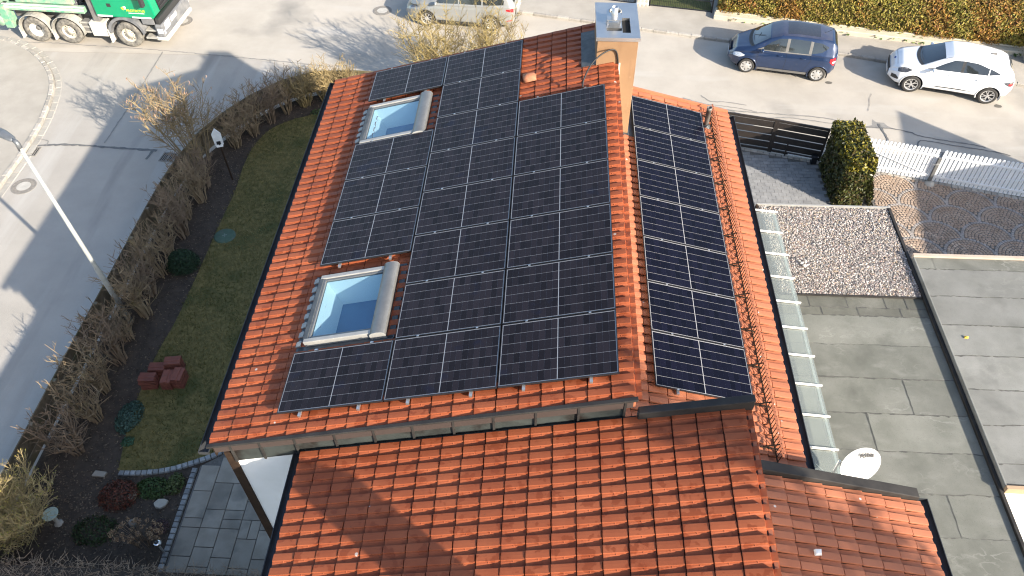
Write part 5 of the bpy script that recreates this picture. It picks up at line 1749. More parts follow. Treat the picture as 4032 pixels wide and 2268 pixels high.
for sd in (1, -1):
    mb = MB()
    mb.tube([(x, sd * (B.sec_at(x)[12][0] + .005), B.sec_at(x)[12][1] + .006) for x in np.linspace(.45, -1.5, 20)], .006, 4)
    mb.build('roof_seam', M_greytrim, white)
mb = MB()
mb.add([(-1.0, -.03, 1.505), (-1.0, .03, 1.505), (-1.22, .03, 1.485), (-1.22, -.03, 1.485), (-1.2, 0, 1.565)], [(0, 1, 4), (1, 2, 4), (2, 3, 4), (3, 0, 4)])
mb.build('fin_aerial', M_greytrim, white)
MB().box(2.115, 2.15, -.42, .42, .44, .66).build('grille', M_black, white, bevel=0.02)
MB().box(2.145, 2.16, -.26, .26, .36, .46).build('number_plate', M_plate, white)
MB().lathe([(0, .012), (.05, .008), (.055, 0)], 16, Matrix.Translation((1.99, 0, B.top_z(1.99, 0) + .002)) @ Matrix.Rotation(.75, 4, 'Y') @ Matrix.Diagonal((.7, 1.2, 1, 1))).build('badge', mat('blue_badge', (0.02, 0.06, 0.25), rough=.3), white)
MB().box(-1.995, -1.98, -.26, .26, .66, .76).build('number_plate', M_plate, white)
MB().box(-1.55, 1.8, -.76, .76, .22, .28).build('underbody', M_well, white)

# --- silver estate car at the top edge
M_silver = mat('pale_silver_paint', (0.27, 0.275, 0.265), rough=0.28, coat=0.6, metal=0.2)
est = place_car((-6.17, 23.21), (-3.52, 22.89), .88, 'pale silver estate car at the top edge behind the bare yellow shrubs')
E_ = Car(dict(x=(-2.30, 2.28),
    zb=[(-2.30, .42), (-2.1, .30), (-1.0, .22), (1.0, .22), (1.95, .24), (2.28, .36)],
    belt=[(-2.30, .98), (-2.1, 1.06), (-1.0, 1.05), (.4, 1.0), (1.0, .97), (1.6, .90), (2.0, .78), (2.28, .55)],
    top=[(-2.30, 1.02), (-2.2, 1.22), (-1.95, 1.56), (-1.6, 1.62), (-.5, 1.66), (.2, 1.62), (.6, 1.48), (1.2, 1.10), (1.6, 1.02), (2.0, .90), (2.28, .60)],
    wm=[(-2.30, .70), (-2.15, .84), (-1.7, .91), (1.4, .91), (1.8, .86), (2.1, .72), (2.28, .48)],
    wb=[(-2.30, .66), (-2.1, .80), (-1.5, .85), (1.0, .85), (1.6, .78), (2.28, .42)],
    wr=[(-2.30, .58), (-2.0, .60), (-1.0, .64), (.3, .65), (.7, .66), (1.1, .70), (1.6, .64), (2.28, .36)]))
W = [(1.335, .345), (-1.335, .345)]
car_common(E_, est, M_silver, W, .405, .345, .225, 'multi', .885)
for sd in (1, -1):
    E_.poly_patch(est, 'side_window', M_carglass, [(.0, 1.07), (.9, 1.03)], [(.0, 1.52), (.3, 1.50), (.9, 1.10)], sd)
    E_.poly_patch(est, 'side_window', M_carglass, [(-.95, 1.09), (-.06, 1.07)], [(-.95, 1.53), (-.06, 1.535)], sd)
    E_.poly_patch(est, 'side_window', M_carglass, [(-1.85, 1.14), (-1.02, 1.09)], [(-1.85, 1.30), (-1.5, 1.46), (-1.02, 1.52)], sd)
    for pts in ([(-.03, 1.06), (-.05, .70), (.0, .34)], [(.98, 1.0), (1.0, .75), (.95, .34)], [(-.98, 1.08), (-1.0, .85), (-.86, .58)]):
        E_.seam(est, pts, sd, .008, M_greytrim)
    E_.poly_patch(est, 'sill_trim', M_trim, [(-.9, .23), (.9, .23)], [(-.9, .36), (.9, .36)], sd, .012, 14, 3)
    E_.poly_patch(est, 'tail_light', M_red, [(-2.24, .86), (-1.95, .93)], [(-2.24, 1.0), (-1.95, .985)], sd, .012, 6)
    E_.poly_patch(est, 'headlight', M_darklamp, [(1.7, .80), (2.12, .66)], [(1.7, .84), (2.12, .78)], sd, .010, 8)
    E_.poly_patch(est, 'reflector', M_red, [(-2.22, .52), (-1.98, .50)], [(-2.22, .56), (-1.98, .53)], sd, .012, 5)
    yy = E_.side_y(.9, 1.02)
    MB().lathe([(0, -.05), (.05, -.045), (.09, -.01), (.095, .03), (.07, .05), (0, .05)], 14, Matrix.Translation((.9, sd * (yy + .13), 1.08)) @ Matrix.Rotation(-math.pi / 2, 4, 'Y') @ Matrix.Diagonal((.75, 1.2, 1, 1))).build('door_mirror', M_silver, est, smooth=True)
    MB().tube([(x, sd * .60, E_.top_z(x, .6) + .05) for x in np.linspace(.1, -1.7, 12)], .014, 5).build('roof_rail', M_trim, est)
E_.top_patch(est, 'windscreen', M_carglass, 1.16, .62, .64, .58, .008, bow=.1)
E_.top_patch(est, 'rear_window', M_carglass, -2.0, -2.235, .50, .54, .010, 6)
MB().box(-2.32, -2.30, -.26, .26, .78, .89).build('number_plate', M_plate, est)
MB().box(-1.9, 1.9, -.76, .76, .20, .28).build('underbody', M_well, est)

# ------------------------------------------------------------------ green truck
M_green = mat('green_paint', (0.0, 0.235, 0.105), (0.0, 0.26, 0.12), 2, 3, 0.3, coat=0.5)
M_greend = mat('dusty_green', (0.10, 0.30, 0.19), (0.30, 0.36, 0.27), 3, 6, 0.7, extra=overlay((.42, .36, .26), 4, .55, .7, 6, amount=.7))
M_dust = mat('dusty_grey', (0.24, 0.235, 0.215), (0.36, 0.345, 0.305), 3, 6, 0.85, extra=overlay((.46, .42, .34), 5, .55, .72, 6, amount=.7))
M_dust2 = mat('dusty_white', (0.50, 0.48, 0.43), (0.58, 0.55, 0.48), 4, 5, 0.8)
M_skip = mat('scuffed_skip', (0.06, 0.07, 0.10), (0.16, 0.16, 0.17), 5, 6, 0.7, extra=chain(overlay((.36, .35, .33), 9, .56, .66, 6), overlay((.22, .11, .04), 4, .62, .72, 5)))
M_whitestripe = mat('white_stripe', (0.75, 0.75, 0.72), rough=.5)
tf, tr = Vector((-17.74, 21.19, 0)), Vector((-21.61, 21.45, 0))
td = (tf - tr).normalized()
tl = Vector((-td.y, td.x, 0))
tc = tf + tl * 1.22
truck = thing('skip_truck', 'dusty green three-axle skip truck with grey mudguards at the top left', 'truck', (tc.x, tc.y, 0.004), math.atan2(td.y, td.x))
AX = [0.0, -2.50, -3.88]
def twheel(x, sd):
    r, w = .52, .33
    t = bpy.data.objects.new('wheel', None)
    COL.objects.link(t)
    t.parent = truck
    t.matrix_basis = Matrix.Translation((x, sd * (1.22 - w / 2), r)) @ Matrix.Rotation(-sd * math.pi / 2, 4, 'X')
    h = w / 2
    MB().lathe([(.29, -h), (.44, -h), (.50, -h * .9), (r, -h * .6), (r, h * .6), (.50, h * .9), (.44, h), (.32, h * .95), (.29, h * .8)], 40).build('tyre', mat('dusty_tyre', (0.085, 0.08, 0.072), (0.22, 0.205, 0.175), 9, 5, 0.9), t, smooth=True)
    mb = MB()
    if x == AX[2]:
        mb.lathe([(.0, -h * .3), (.20, -h * .3), (.24, h * .5), (.28, h * .75), (.305, h * .85), (.30, h * .7)], 30)
        mb.build('rim', M_dust2, t, smooth=True)
        MB().lathe([(0, 0), (.10, 0), (.12, -.08)], 16).build('hub', M_greytrim, t, smooth=True)
    else:
        mb.lathe([(.0, h * .72), (.10, h * .72), (.115, h * .5), (.20, h * .45), (.235, h * .25), (.28, h * .75), (.305, h * .85), (.30, h * .7)], 30)
        mb.build('rim', mat('rim_dust', (0.40, 0.36, 0.29), (0.48, 0.44, 0.36), 6, 4, .8), t, smooth=True)
        for k in range(10):
            a = 2 * math.pi * k / 10
            MB().lathe([(.016, h * .44), (.016, h * .64), (0, h * .64)], 6, Matrix.Translation((.165 * math.cos(a), .165 * math.sin(a), 0))).build('wheel_nut', M_greytrim, t)
        for k in range(10):
            a = 2 * math.pi * (k + .5) / 10
            MB().lathe([(.0, h * .42), (.022, h * .42), (.022, h * .3)], 8, Matrix.Translation((.212 * math.cos(a), .212 * math.sin(a), 0))).build('vent_hole', M_black, t)
for x in AX:
    for sd in (1, -1): twheel(x, sd)
def T(name, b, m, bevel=0.015, parent=None): return MB().box(*b).build(name, m, parent or truck, bevel=bevel)
T('chassis', (-5.1, 1.1, -.42, .42, .62, .92), M_greytrim)
for x in AX: MB().tube([(x, -1.0, .52), (x, 1.0, .52)], .09, 8).build('axle', M_greytrim, truck)
for sd in (-1, 1):
    # rear mudguards: arcs with flat skirts
    for wx in AX[1:]:
        mb = MB()
        n = 18
        arc = [(wx + .64 * math.cos(a), max(.40, .52 + .64 * math.sin(a))) for a in np.linspace(-.15, math.pi + .15, n)]
        y0, y1 = sorted((sd * .86, sd * 1.25))
        mb.add([(x, y0, z) for x, z in arc] + [(x, y1, z) for x, z in arc] + [(wx + (x - wx) * 1.03, y0, z + .02) for x, z in arc] + [(wx + (x - wx) * 1.03, y1, z + .02) for x, z in arc],
               [(i, i + 1, n + i + 1, n + i) for i in range(n - 1)] + [(2 * n + i, 3 * n + i, 3 * n + i + 1, 2 * n + i + 1) for i in range(n - 1)] + [(n + i, n + i + 1, 3 * n + i + 1, 3 * n + i) for i in range(n - 1)] + [(i, 2 * n + i, 2 * n + i + 1, i + 1) for i in range(n - 1)])
        mb.build('mudguard', M_dust, truck)
        T('mud_flap', (wx - .70, wx - .66, y0, y1, .16, .62), M_dust2, 0)
    # front mudguard, darker and broad
    mb = MB()
    arc = [(.66 * math.cos(a), .55 + .66 * math.sin(a)) for a in np.linspace(.05, math.pi - .05, n)]
    y0, y1 = sorted((sd * .72, sd * 1.26))
    mb.add([(x, y0, z) for x, z in arc] + [(x, y1, z) for x, z in arc] + [(x * 1.12, y0, z + .10) for x, z in arc] + [(x * 1.12, y1 - .02 * sd, z + .10) for x, z in arc],
           [(i, i + 1, n + i + 1, n + i) for i in range(n - 1)] + [(2 * n + i, 3 * n + i, 3 * n + i + 1, 2 * n + i + 1) for i in range(n - 1)] + [(n + i, n + i + 1, 3 * n + i + 1, 3 * n + i) for i in range(n - 1)] + [(i, 2 * n + i, 2 * n + i + 1, i + 1) for i in range(n - 1)])
    mb.build('mudguard', mat('grey_plastic', (0.11, 0.115, 0.125), (0.20, 0.20, 0.20), 3, 5, .55), truck)
    T('mud_flap', (-.80, -.76, y0, y1, .18, .75), M_dust2, 0)
    # tank and boxes between the axles
    yy = sorted((sd * .75, sd * 1.22))
    T('tool_box', (-1.50, -.86, *yy, .42, 1.0), M_dust2, .02)
    MB().box(-1.42, -.94, *sorted((sd * 1.222, sd * 1.235)), .50, .92).build('box_panel', M_dust2, truck, bevel=.006)
    T('battery_rack', (-1.88, -1.56, *sorted((sd * .80, sd * 1.10)), .45, .95), M_greytrim, .01)
    for z in (.50, .72, .90): MB().box(-1.92, -1.52, *sorted((sd * 1.10, sd * 1.14)), z, z + .06).build('rack_bar', M_dust, truck)
    # side beam of the skip frame with white stripe
    T('side_beam', (-5.0, -1.55, *sorted((sd * .86, sd * 1.12)), 1.30, 1.52), M_greend)
    MB().box(-4.95, -1.55, *sorted((sd * 1.122, sd * 1.128)), 1.40, 1.47).build('white_stripe', M_whitestripe, truck)
    MB().box(-4.95, -1.55, *sorted((sd * 1.0, sd * 1.10)), 1.522, 1.526).build('white_stripe', M_whitestripe, truck)
    T('rear_leg', (-5.12, -4.80, *sorted((sd * .80, sd * 1.20)), .55, 1.52), M_greend)
    T('lift_arm', (-4.4, -2.0, *sorted((sd * .78, sd * .95)), 1.56, 1.78), M_greend, .02)
    MB().tube([(-4.5, sd * .90, 1.86), (-2.0, sd * .90, 1.86)], .07, 10).build('hydraulic_ram', M_dust2, truck, smooth=True)
# skip container
mb = MB()
prism_y(mb, [(-4.35, 1.30), (-2.15, 1.30), (-1.95, 2.25), (-4.75, 2.25)], -.78, .78)
mb.build('skip', M_skip, truck)
T('rear_plate', (-5.35, -5.10, -1.15, 1.15, 1.1, 2.3), M_greend, .02)
MB().lathe([(0, -.1), (.22, -.1), (.26, 0), (.22, .1), (0, .1)], 16, Matrix.Translation((-5.3, -1.1, .85)) @ Matrix.Rotation(math.pi / 2, 4, 'X')).build('stabiliser_foot', M_greend, truck, smooth=True)
# cab
mb = MB()
pf = [(-1.02, 1.28), (1.28, 1.28), (1.42, 1.42), (1.36, 2.05), (1.10, 2.95), (.9, 3.05), (-.95, 3.05), (-1.02, 2.9)]
prism_y(mb, pf, -1.22, 1.22)
mb.build('cab', M_green, truck, bevel=.05)
MB().box(-1.30, -1.03, -1.12, 1.12, 1.0, 2.9).build('cab_rear_wall', M_greytrim, truck, bevel=.02)
for k in range(6): MB().box(-1.36, -1.30, -1.05 + k * .10, -.99 + k * .10, 1.05, 2.4).build('intake_rib', M_trim, truck)
for sd in (-1, 1):
    MB().box(-.35, .95, *sorted((sd * 1.222, sd * 1.232)), 2.05, 2.75).build('side_window', M_carglass, truck, bevel=.01)
    MB().box(-.42, -.26, *sorted((sd * 1.222, sd * 1.235)), 1.72, 1.86).build('door_handle', M_trim, truck, bevel=.01)
    MB().box(-.95, -.35, *sorted((sd * 1.222, sd * 1.230)), 1.30, 1.37).build('white_stripe', M_whitestripe, truck)
    MB().box(.45, 1.22, *sorted((sd * 1.222, sd * 1.230)), 1.30, 1.36).build('white_stripe', M_whitestripe, truck)
    T('step', (.70, 1.22, *sorted((sd * .9, sd * 1.22)), .42, .50), M_dust)
    T('step', (.74, 1.20, *sorted((sd * .85, sd * 1.17)), .72, .78), M_dust)
    T('step', (.72, 1.22, *sorted((sd * .85, sd * 1.15)), 1.0, 1.26), mat('grey_plastic', (0.11, 0.115, 0.125)))
    MB().tube([(1.05, sd * 1.2, 2.55), (1.25, sd * 1.5, 2.5), (1.25, sd * 1.5, 1.95)], .02, 6).build('mirror_arm', M_trim, truck)
    T('mirror', (1.17, 1.30, *sorted((sd * 1.40, sd * 1.60)), 1.95, 2.35), M_trim, .03)
    tm = text_mesh('PROTECTUS', .135, .002, .004)
    tm.materials.append(mat('lime_print', (0.45, 0.62, 0.05), rough=.5))
    R_ = Matrix(((1, 0, 0, 0), (0, 0, -1, 0), (0, 1, 0, 0), (0, 0, 0, 1))) if sd < 0 else Matrix(((-1, 0, 0, 0), (0, 0, 1, 0), (0, 1, 0, 0), (0, 0, 0, 1)))
    place(tm, 'lettering', None, truck, M=Matrix.Translation((.68, sd * 1.223, 1.60)) @ R_)
    MB().box(.36, 1.0, *sorted((sd * 1.221, sd * 1.224)), 1.49, 1.515).build('white_line', M_whitestripe, truck)
    for k, (dx, dz, m_) in enumerate(((.0, .0, 'lime_print'), (.08, .03, 'white_stripe'))):
        pl = [(dx + .06 * math.cos(a) * (1 + .5 * math.cos(a - 2)), dz + .07 * math.sin(a)) for a in np.linspace(0, 6.28, 11)[:-1]]
        MB().prism(pl, 0, .003, Matrix.Translation((.20, sd * 1.2232, 1.68)) @ R_).build('leaf_emblem', MATS[m_], truck)
mb = MB()
mb.add([(1.372, -1.08, 2.06), (1.372, 1.08, 2.06), (1.13, 1.08, 2.88), (1.13, -1.08, 2.88), (1.352, -1.08, 2.06), (1.352, 1.08, 2.06), (1.11, 1.08, 2.88), (1.11, -1.08, 2.88)],
       [(0, 1, 2, 3), (7, 6, 5, 4), (0, 4, 5, 1), (1, 5, 6, 2), (2, 6, 7, 3), (3, 7, 4, 0)])
mb.build('windscreen', M_carglass, truck)
# grille leaning with the front
GM = Matrix.Translation((1.435, 0, 1.42)) @ Matrix.Rotation(-.09, 4, 'Y')
MB().box(-.02, .012, -.80, .80, .02, .56, GM).build('grille', M_black, truck, bevel=.01)
for z in (.14, .28, .42): MB().box(.012, .03, -.74, .74, z, z + .035, GM).build('grille_bar', M_trim, truck)
tm = text_mesh('MAN', .17, .004, .006)
tm.materials.append(M_alu)
place(tm, 'lettering', None, truck, M=GM @ Matrix.Translation((.034, 0, .46)) @ Matrix(((0, 0, 1, 0), (1, 0, 0, 0), (0, 1, 0, 0), (0, 0, 0, 1))))
MB().box(1.30, 1.47, -1.18, 1.18, .98, 1.30).build('lower_front', M_trim, truck, bevel=.03)
T('bumper', (1.22, 1.55, -1.24, 1.24, .52, 1.05), mat('grey_plastic', (0.11, 0.115, 0.125)), .06)
T('underrun_bar', (1.10, 1.60, -1.22, 1.22, .36, .53), M_dust2, .06)
MB().box(1.551, 1.562, -1.05, -.62, .76, 1.06).build('white_sign', M_plate, truck)
MB().box(1.551, 1.562, -.50, .05, .82, .98).build('number_plate', M_plate, truck)
MB().box(1.549, 1.56, -1.20, -1.10, .66, .82).build('headlight', M_lamp, truck, bevel=.01)
for sd in (-1, 1): MB().box(1.30, 1.53, *sorted((sd * 1.242, sd * 1.25)), .70, .90).build('headlight', M_lamp, truck, bevel=.01)
# ------------------------------------------------------------------ garden
M_soil = mat('garden_soil', (0.040, 0.030, 0.022), (0.070, 0.052, 0.038), 5, 6, 0.95, 0.6, 35)
M_lawn = mat('lawn', (0.088, 0.076, 0.020), (0.18, 0.140, 0.047), 7.0, 7, 0.95, 0.5, 60, extra=overlay((.05, .060, .014), 1.3, .50, .66, 6, amount=.75))
soil = sheet('garden_soil', [(-13.12, -1.5), (-4.4, -1.5), (-4.4, 9.5), (3.0, 9.5), (3.0, 16.6), (-2, 17.3), (-6, 18.05), (-8.9, 18.25), (-10.1, 17.9), (-10.85, 17.25), (-11.55, 16.45), (-12.25, 15.25), (-12.8, 14.0), (-13.05, 12.0)], 0.10, M_soil, thick=.15)
LAWN = smooth_line([(-11.05, 2.52), (-11.3, 4.0), (-11.35, 5.8), (-11.22, 7.2), (-11.18, 9.0), (-11.16, 11.0), (-11.12, 12.6), (-11.2, 14.0), (-11.08, 15.2), (-10.6, 16.15), (-9.3, 16.85), (-7, 16.9), (-3, 16.2)], 5)
lawn_poly = LAWN + [(-3, 9.4), (-5.75, 9.4), (-5.75, 3.9), (-8.0, 3.55), (-8.7, 3.15), (-9.45, 2.74), (-10.3, 2.52)]
lawn = sheet('lawn', lawn_poly, 0.125, M_lawn, thick=.03)
def in_poly(x, y, poly):
    c = np.zeros(len(x), bool)
    n = len(poly)
    for i in range(n):
        x0, y0 = poly[i]
        x1, y1 = poly[(i + 1) % n]
        if y0 == y1: continue
        t = ((y0 > y) != (y1 > y)) & (x < (x1 - x0) * (y - y0) / (y1 - y0) + x0)
        c ^= t
    return c
n = 60000
gx, gy = rng.uniform(-11.5, -5.8, n), rng.uniform(2.4, 17, n)
k = in_poly(gx + rng.normal(0, .05, n), gy + rng.normal(0, .05, n), lawn_poly) & (gx < -6.0)
gx, gy = gx[k], gy[k]
n = len(gx)
b = np.stack([gx, gy, np.full(n, .122)], 1)
a = rng.uniform(0, 6.28, n)
d = np.stack([np.cos(a), np.sin(a), np.zeros(n)], 1)
h = rng.uniform(.02, .06, (n, 1))
tip = b + np.array([0, 0, 1.]) * h + rng.normal(0, 1, (n, 3)) * np.array([.02, .02, 0])
V = np.stack([b - d * .010, b + d * .010, tip], 1).reshape(-1, 3)
F = np.arange(3 * n).reshape(n, 3)
gc = np.array([(.075, .075, .016), (.135, .112, .028), (.21, .165, .06), (.095, .09, .02)])
patch = (np.sin(gx * 2.1 + 1) * np.sin(gy * 1.7) + np.sin(gx * 5 + gy * 3) * .5 + rng.normal(0, .5, n))
ci = np.where(patch > .5, 2, np.where(patch > 0, 1, np.where(patch > -.5, 3, 0)))
C = np.repeat(gc[ci] * rng.uniform(.7, 1.3, (n, 1)), 3, axis=0)
tag(leaf_obj('grass', V, F, C, None), 'short brownish green grass of the garden lawn', 'grass', kind='stuff')
# leaf litter on the soil
n = 5000
lx, ly = np.concatenate([rng.uniform(-12.9, -11.1, n), rng.uniform(-12.9, -9.2, 2200), rng.uniform(-11.5, -8.6, 900)]), np.concatenate([rng.uniform(1, 16.5, n), rng.uniform(-.2, 2.5, 2200), rng.uniform(16.2, 18, 900)])
k = ~in_poly(lx, ly, lawn_poly) & in_poly(lx, ly, [(-13.0, -1.5), (-9.2, -1.5), (-9.2, 2.6), (-11, 2.6), (-11.0, 16.2), (-8.6, 16.9), (-8.6, 18.1), (-10.1, 17.9), (-11.55, 16.45), (-12.7, 14.0), (-12.95, 12.0)])
p = np.stack([lx[k], ly[k], rng.uniform(.105, .125, k.sum())], 1)
V, F, C = leaf_cloud(p, np.tile([[0, 0, 1.]], (len(p), 1)), .028, .35, [(.10, .07, .045), (.07, .05, .035), (.16, .12, .08), (.045, .035, .028)])
tag(leaf_obj('leaf_litter', V, F, C, None), 'brown leaf litter scattered over the garden beds', 'leaf litter', kind='stuff')

# wooden plank fence along the street
M_plank = mat('mossy_plank', (0.105, 0.085, 0.052), (0.17, 0.14, 0.10), 5, 5, 0.9, 0.3, 50, objrand=.2, extra=overlay((.075, .075, .02), 2.5, .55, .7, 5, amount=.7))
FL = smooth_line([(-13.08, -.6), (-13.08, 5), (-13.05, 9), (-13.0, 12), (-12.75, 14), (-12.3, 15.3), (-11.6, 16.5), (-10.9, 17.3), (-10.1, 17.95), (-8.9, 18.3), (-6, 18.1), (-2, 17.4), (3, 16.6)], 8)
FP = resample(FL, 1.25)
fence = thing('plank_fence', 'low mossy wooden plank fence along the garden edge behind the shrubs', 'fence', (-12.5, 10, 0))
for i, (x, y) in enumerate(FP):
    MB().box(x - .05, x + .05, y - .05, y + .05, -.02, 1.0).build('post', M_plank, fence, world=True, bevel=.01)
    if i == len(FP) - 1: break
    x2, y2 = FP[i + 1]
    dv = Vector((x2 - x, y2 - y, 0)).normalized()
    ov = Vector((-dv.y, dv.x, 0)) * .055
    for z in (.16, .42, .68, .90):
        hh = .248 if z < .9 else .10
        a_ = Vector((x, y, z + hh / 2 + random.uniform(-.01, .01))) + ov + dv * .01
        b_ = Vector((x2, y2, z + hh / 2 + random.uniform(-.01, .01))) + ov - dv * .01
        MB().bar(a_, b_, .025, hh).build('plank', M_plank, fence, world=True)

# bare shrubs -------------------------------------------------------
def grow(base, height, spread, stems, rnd, twigs=9, sub=3, lean=(0, 0), r0=.014, wob=.10, tw=.45, hug=0.35):
    """list of (points, r_start, r_end)"""
    out = []
    for s in range(stems):
        a = rnd.uniform(0, 2 * math.pi)
        q = math.sqrt(rnd.uniform(0, 1))
        bx, by = base[0] + math.cos(a) * spread * .25 * q, base[1] + math.sin(a) * spread * .25 * q
        ex, ey = base[0] + math.cos(a) * spread * q + lean[0], base[1] + math.sin(a) * spread * q + lean[1]
        h = height * rnd.uniform(.65, 1.05) * (1 - .25 * q)
        pts = []
        n = 7
        for i in range(n):
            t = i / (n - 1)
            pts.append((bx + (ex - bx) * t ** 1.3 + rnd.gauss(0, wob * .35) * t, by + (ey - by) * t ** 1.3 + rnd.gauss(0, wob * .35) * t, base[2] + h * t + rnd.gauss(0, .02)))
        rr = r0 * rnd.uniform(.7, 1.3)
        out.append((pts, rr, rr * .25))
        for k in range(twigs):
            t = rnd.uniform(hug, .98)
            i = min(n - 2, int(t * (n - 1)))
            f = t * (n - 1) - i
            o = [pts[i][c] * (1 - f) + pts[i + 1][c] * f for c in range(3)]
            L = height * tw * (1.15 - t) * rnd.uniform(.5, 1.2) + .08
            th = rnd.uniform(0, 2 * math.pi)
            dz = rnd.uniform(.35, 1.1)
            d = Vector((math.cos(th), math.sin(th), dz)).normalized()
            P = [tuple(o)]
            for m_ in range(3):
                d = (d + Vector((rnd.gauss(0, .22), rnd.gauss(0, .22), .12 + rnd.gauss(0, .15)))).normalized()
                P.append(tuple(Vector(P[-1]) + d * L / 3))
            out.append((P, rr * .5, .0045))
            for q2 in range(sub):
                i2 = rnd.choice((1, 2))
                d2 = (d + Vector((rnd.gauss(0, .7), rnd.gauss(0, .7), rnd.gauss(.1, .4)))).normalized()
                o2 = Vector(P[i2])
                l2 = L * rnd.uniform(.25, .5)
                out.append(([tuple(o2), tuple(o2 + d2 * l2 * .5), tuple(o2 + d2 * l2 + Vector((0, 0, .02)))], .0042, .0028))
    return out
def sticks_mesh(name, lines, m, P):
    Vs, Fs = [], []
    off = 0
    tri = np.array([(math.cos(t), math.sin(t)) for t in (0, 2.094, 4.189)])
    for pts, ra, rb in lines:
        A_ = np.array(pts)
        n = len(A_)
        d = np.gradient(A_, axis=0)
        d /= np.linalg.norm(d, axis=1, keepdims=True) + 1e-9
        ref = np.array([.3, .9, .2]) if abs(d[0][1]) < .8 else np.array([.9, .1, .3])
        u = np.cross(d, ref)
        u /= np.linalg.norm(u, axis=1, keepdims=True) + 1e-9
        v = np.cross(d, u)
        r = np.linspace(ra, rb, n)[:, None, None]
        ring = A_[:, None, :] + (u[:, None, :] * tri[None, :, :1] + v[:, None, :] * tri[None, :, 1:]) * r
        Vs.append(ring.reshape(-1, 3))
        i = np.arange(n - 1)[:, None] * 3
        k = np.arange(3)[None]
        a0 = i + k
        a1 = i + (k + 1) % 3
        Fs.append(np.stack([a0, a1, a1 + 3, a0 + 3], -1).reshape(-1, 4) + off)
        off += 3 * n
    return np_mesh(name, np.concatenate(Vs) - np.array(P), np.concatenate(Fs), m)
M_twig = mat('bark_brown', (0.165, 0.115, 0.070), (0.26, 0.195, 0.115), 4, 4, 0.85, extra=overlay((.21, .17, .06), 2.2, .60, .72, 4, amount=.6))
M_twig_lit = mat('bark_sunlit', (0.30, 0.225, 0.095), (0.22, 0.165, 0.085), 3, 4, 0.8)  # yellow-tan copy of the hedge bark with sunlight put into the colour
M_twigd = mat('bark_dark', (0.14, 0.097, 0.065), (0.215, 0.155, 0.10), 4, 4, 0.85)
def shrub(base, height, spread, stems, label, seed, m=None, group=None, name='bare_shrub', **kw):
    rnd = random.Random(seed)
    t = thing(name, label, 'shrub', base, 0, group)
    L = grow(base, height, spread, stems, rnd, **kw)
    st = [l for l in L if l[1] > .006 and len(l[0]) == 7]
    tw = [l for l in L if not (l[1] > .006 and len(l[0]) == 7)]
    tag(place(sticks_mesh('stems', st, m or M_twig, base), 'stems', None, t), kind='stuff')
    tag(place(sticks_mesh('twigs', tw, m or M_twig, base), 'twigs', None, t), kind='stuff')
    return t, tw
hp = [(-12.25, 3.0), (-12.15, 3.9), (-12.3, 4.8), (-12.2, 5.7), (-12.3, 6.5), (-12.1, 7.3), (-12.25, 8.1), (-12.15, 8.9), (-12.3, 9.7), (-12.1, 10.5), (-12.25, 11.3), (-12.05, 12.1), (-12.15, 12.8),
      (-11.75, 14.9), (-11.3, 15.6), (-10.9, 16.3), (-10.45, 16.95), (-9.9, 17.4), (-9.2, 17.75), (-8.5, 17.8)]
where = ['nearest the forsythia corner', 'just beyond the corner shrub of the street hedge', 'beside the clay tile stacks', 'just past the clay tile stacks', 'just before the street lamp', 'right at the street lamp foot',
         'just past the street lamp', 'behind the round evergreen', 'just past the round evergreen', 'level with the green lid', 'just past the green lid', 'two before the hazel', 'next before the hazel',
         'next past the hazel at the fence bend', 'second past the hazel on the bend', 'third past the hazel on the bend', 'fourth past the hazel with reddish tips', 'fifth past the hazel in half sun',
         'sunlit one next to the roof corner', 'last one hidden by the roof corner']
for k, (x, y) in enumerate(hp):
    far = k >= 13
    lit = k >= 17
    shrub((x, y, .10), random.uniform(1.6, 2.1) if not far else random.uniform(1.7, 2.1), .70, 22 if not lit else 32, 'bare leafless shrub of the street hedge, ' + where[k], 100 + k,
          M_twig_lit if lit else (M_twig if k % 3 else M_twigd), 'bare hedge shrubs along the plank fence', twigs=7, sub=2, r0=.024, wob=.22, tw=.38, lean=(-.25 if not far else -.08, .04))
# hazel with catkins
hz, tw = shrub((-12.65, 13.75, .10), 3.7, 1.45, 22, 'tall bare hazel bush with pinkish catkins leaning over the road', 55, mat('hazel_bark', (0.26, 0.195, 0.095), (0.17, 0.125, 0.075), 3, 4, .8), None, 'hazel_bush',
               twigs=17, sub=3, lean=(-.6, .3), r0=.024, wob=.2, tw=.40, hug=.40)
rnd = random.Random(3)
mb = MB()
for k in range(230):
    l = rnd.choice(tw)
    p = Vector(l[0][-1])
    if p.z < 2.2: continue
    mb.tube([p, p + Vector((rnd.gauss(0, .01), rnd.gauss(0, .01), -.05)), p + Vector((rnd.gauss(0, .015), rnd.gauss(0, .015), -rnd.uniform(.08, .13)))], [.008, .011, .006], 4)
mb.build('catkins', mat('catkin', (0.34, 0.19, 0.14), (0.40, 0.27, 0.19), 8, 2, .8), hz, world=True)
# forsythia in the near left corner, twig clouds with a few green buds
fo, tw = shrub((-12.45, .85, .10), 2.5, 1.1, 36, 'dense sunlit pale yellow shrub in the lower left corner', 77, mat('pale_twig', (0.36, 0.29, 0.14), (0.25, 0.19, 0.09), 4, 3, .8), None, 'forsythia', twigs=18, sub=5, tw=.42, hug=.25)
pts = np.array([l[0][-1] for l in tw])[::2]
V, F, C = leaf_cloud(pts, np.tile([[0, 0, 1.]], (len(pts), 1)), .018, .8, [(.20, .20, .03), (.28, .24, .05)])
leaf_obj('buds', V, F, C, fo)
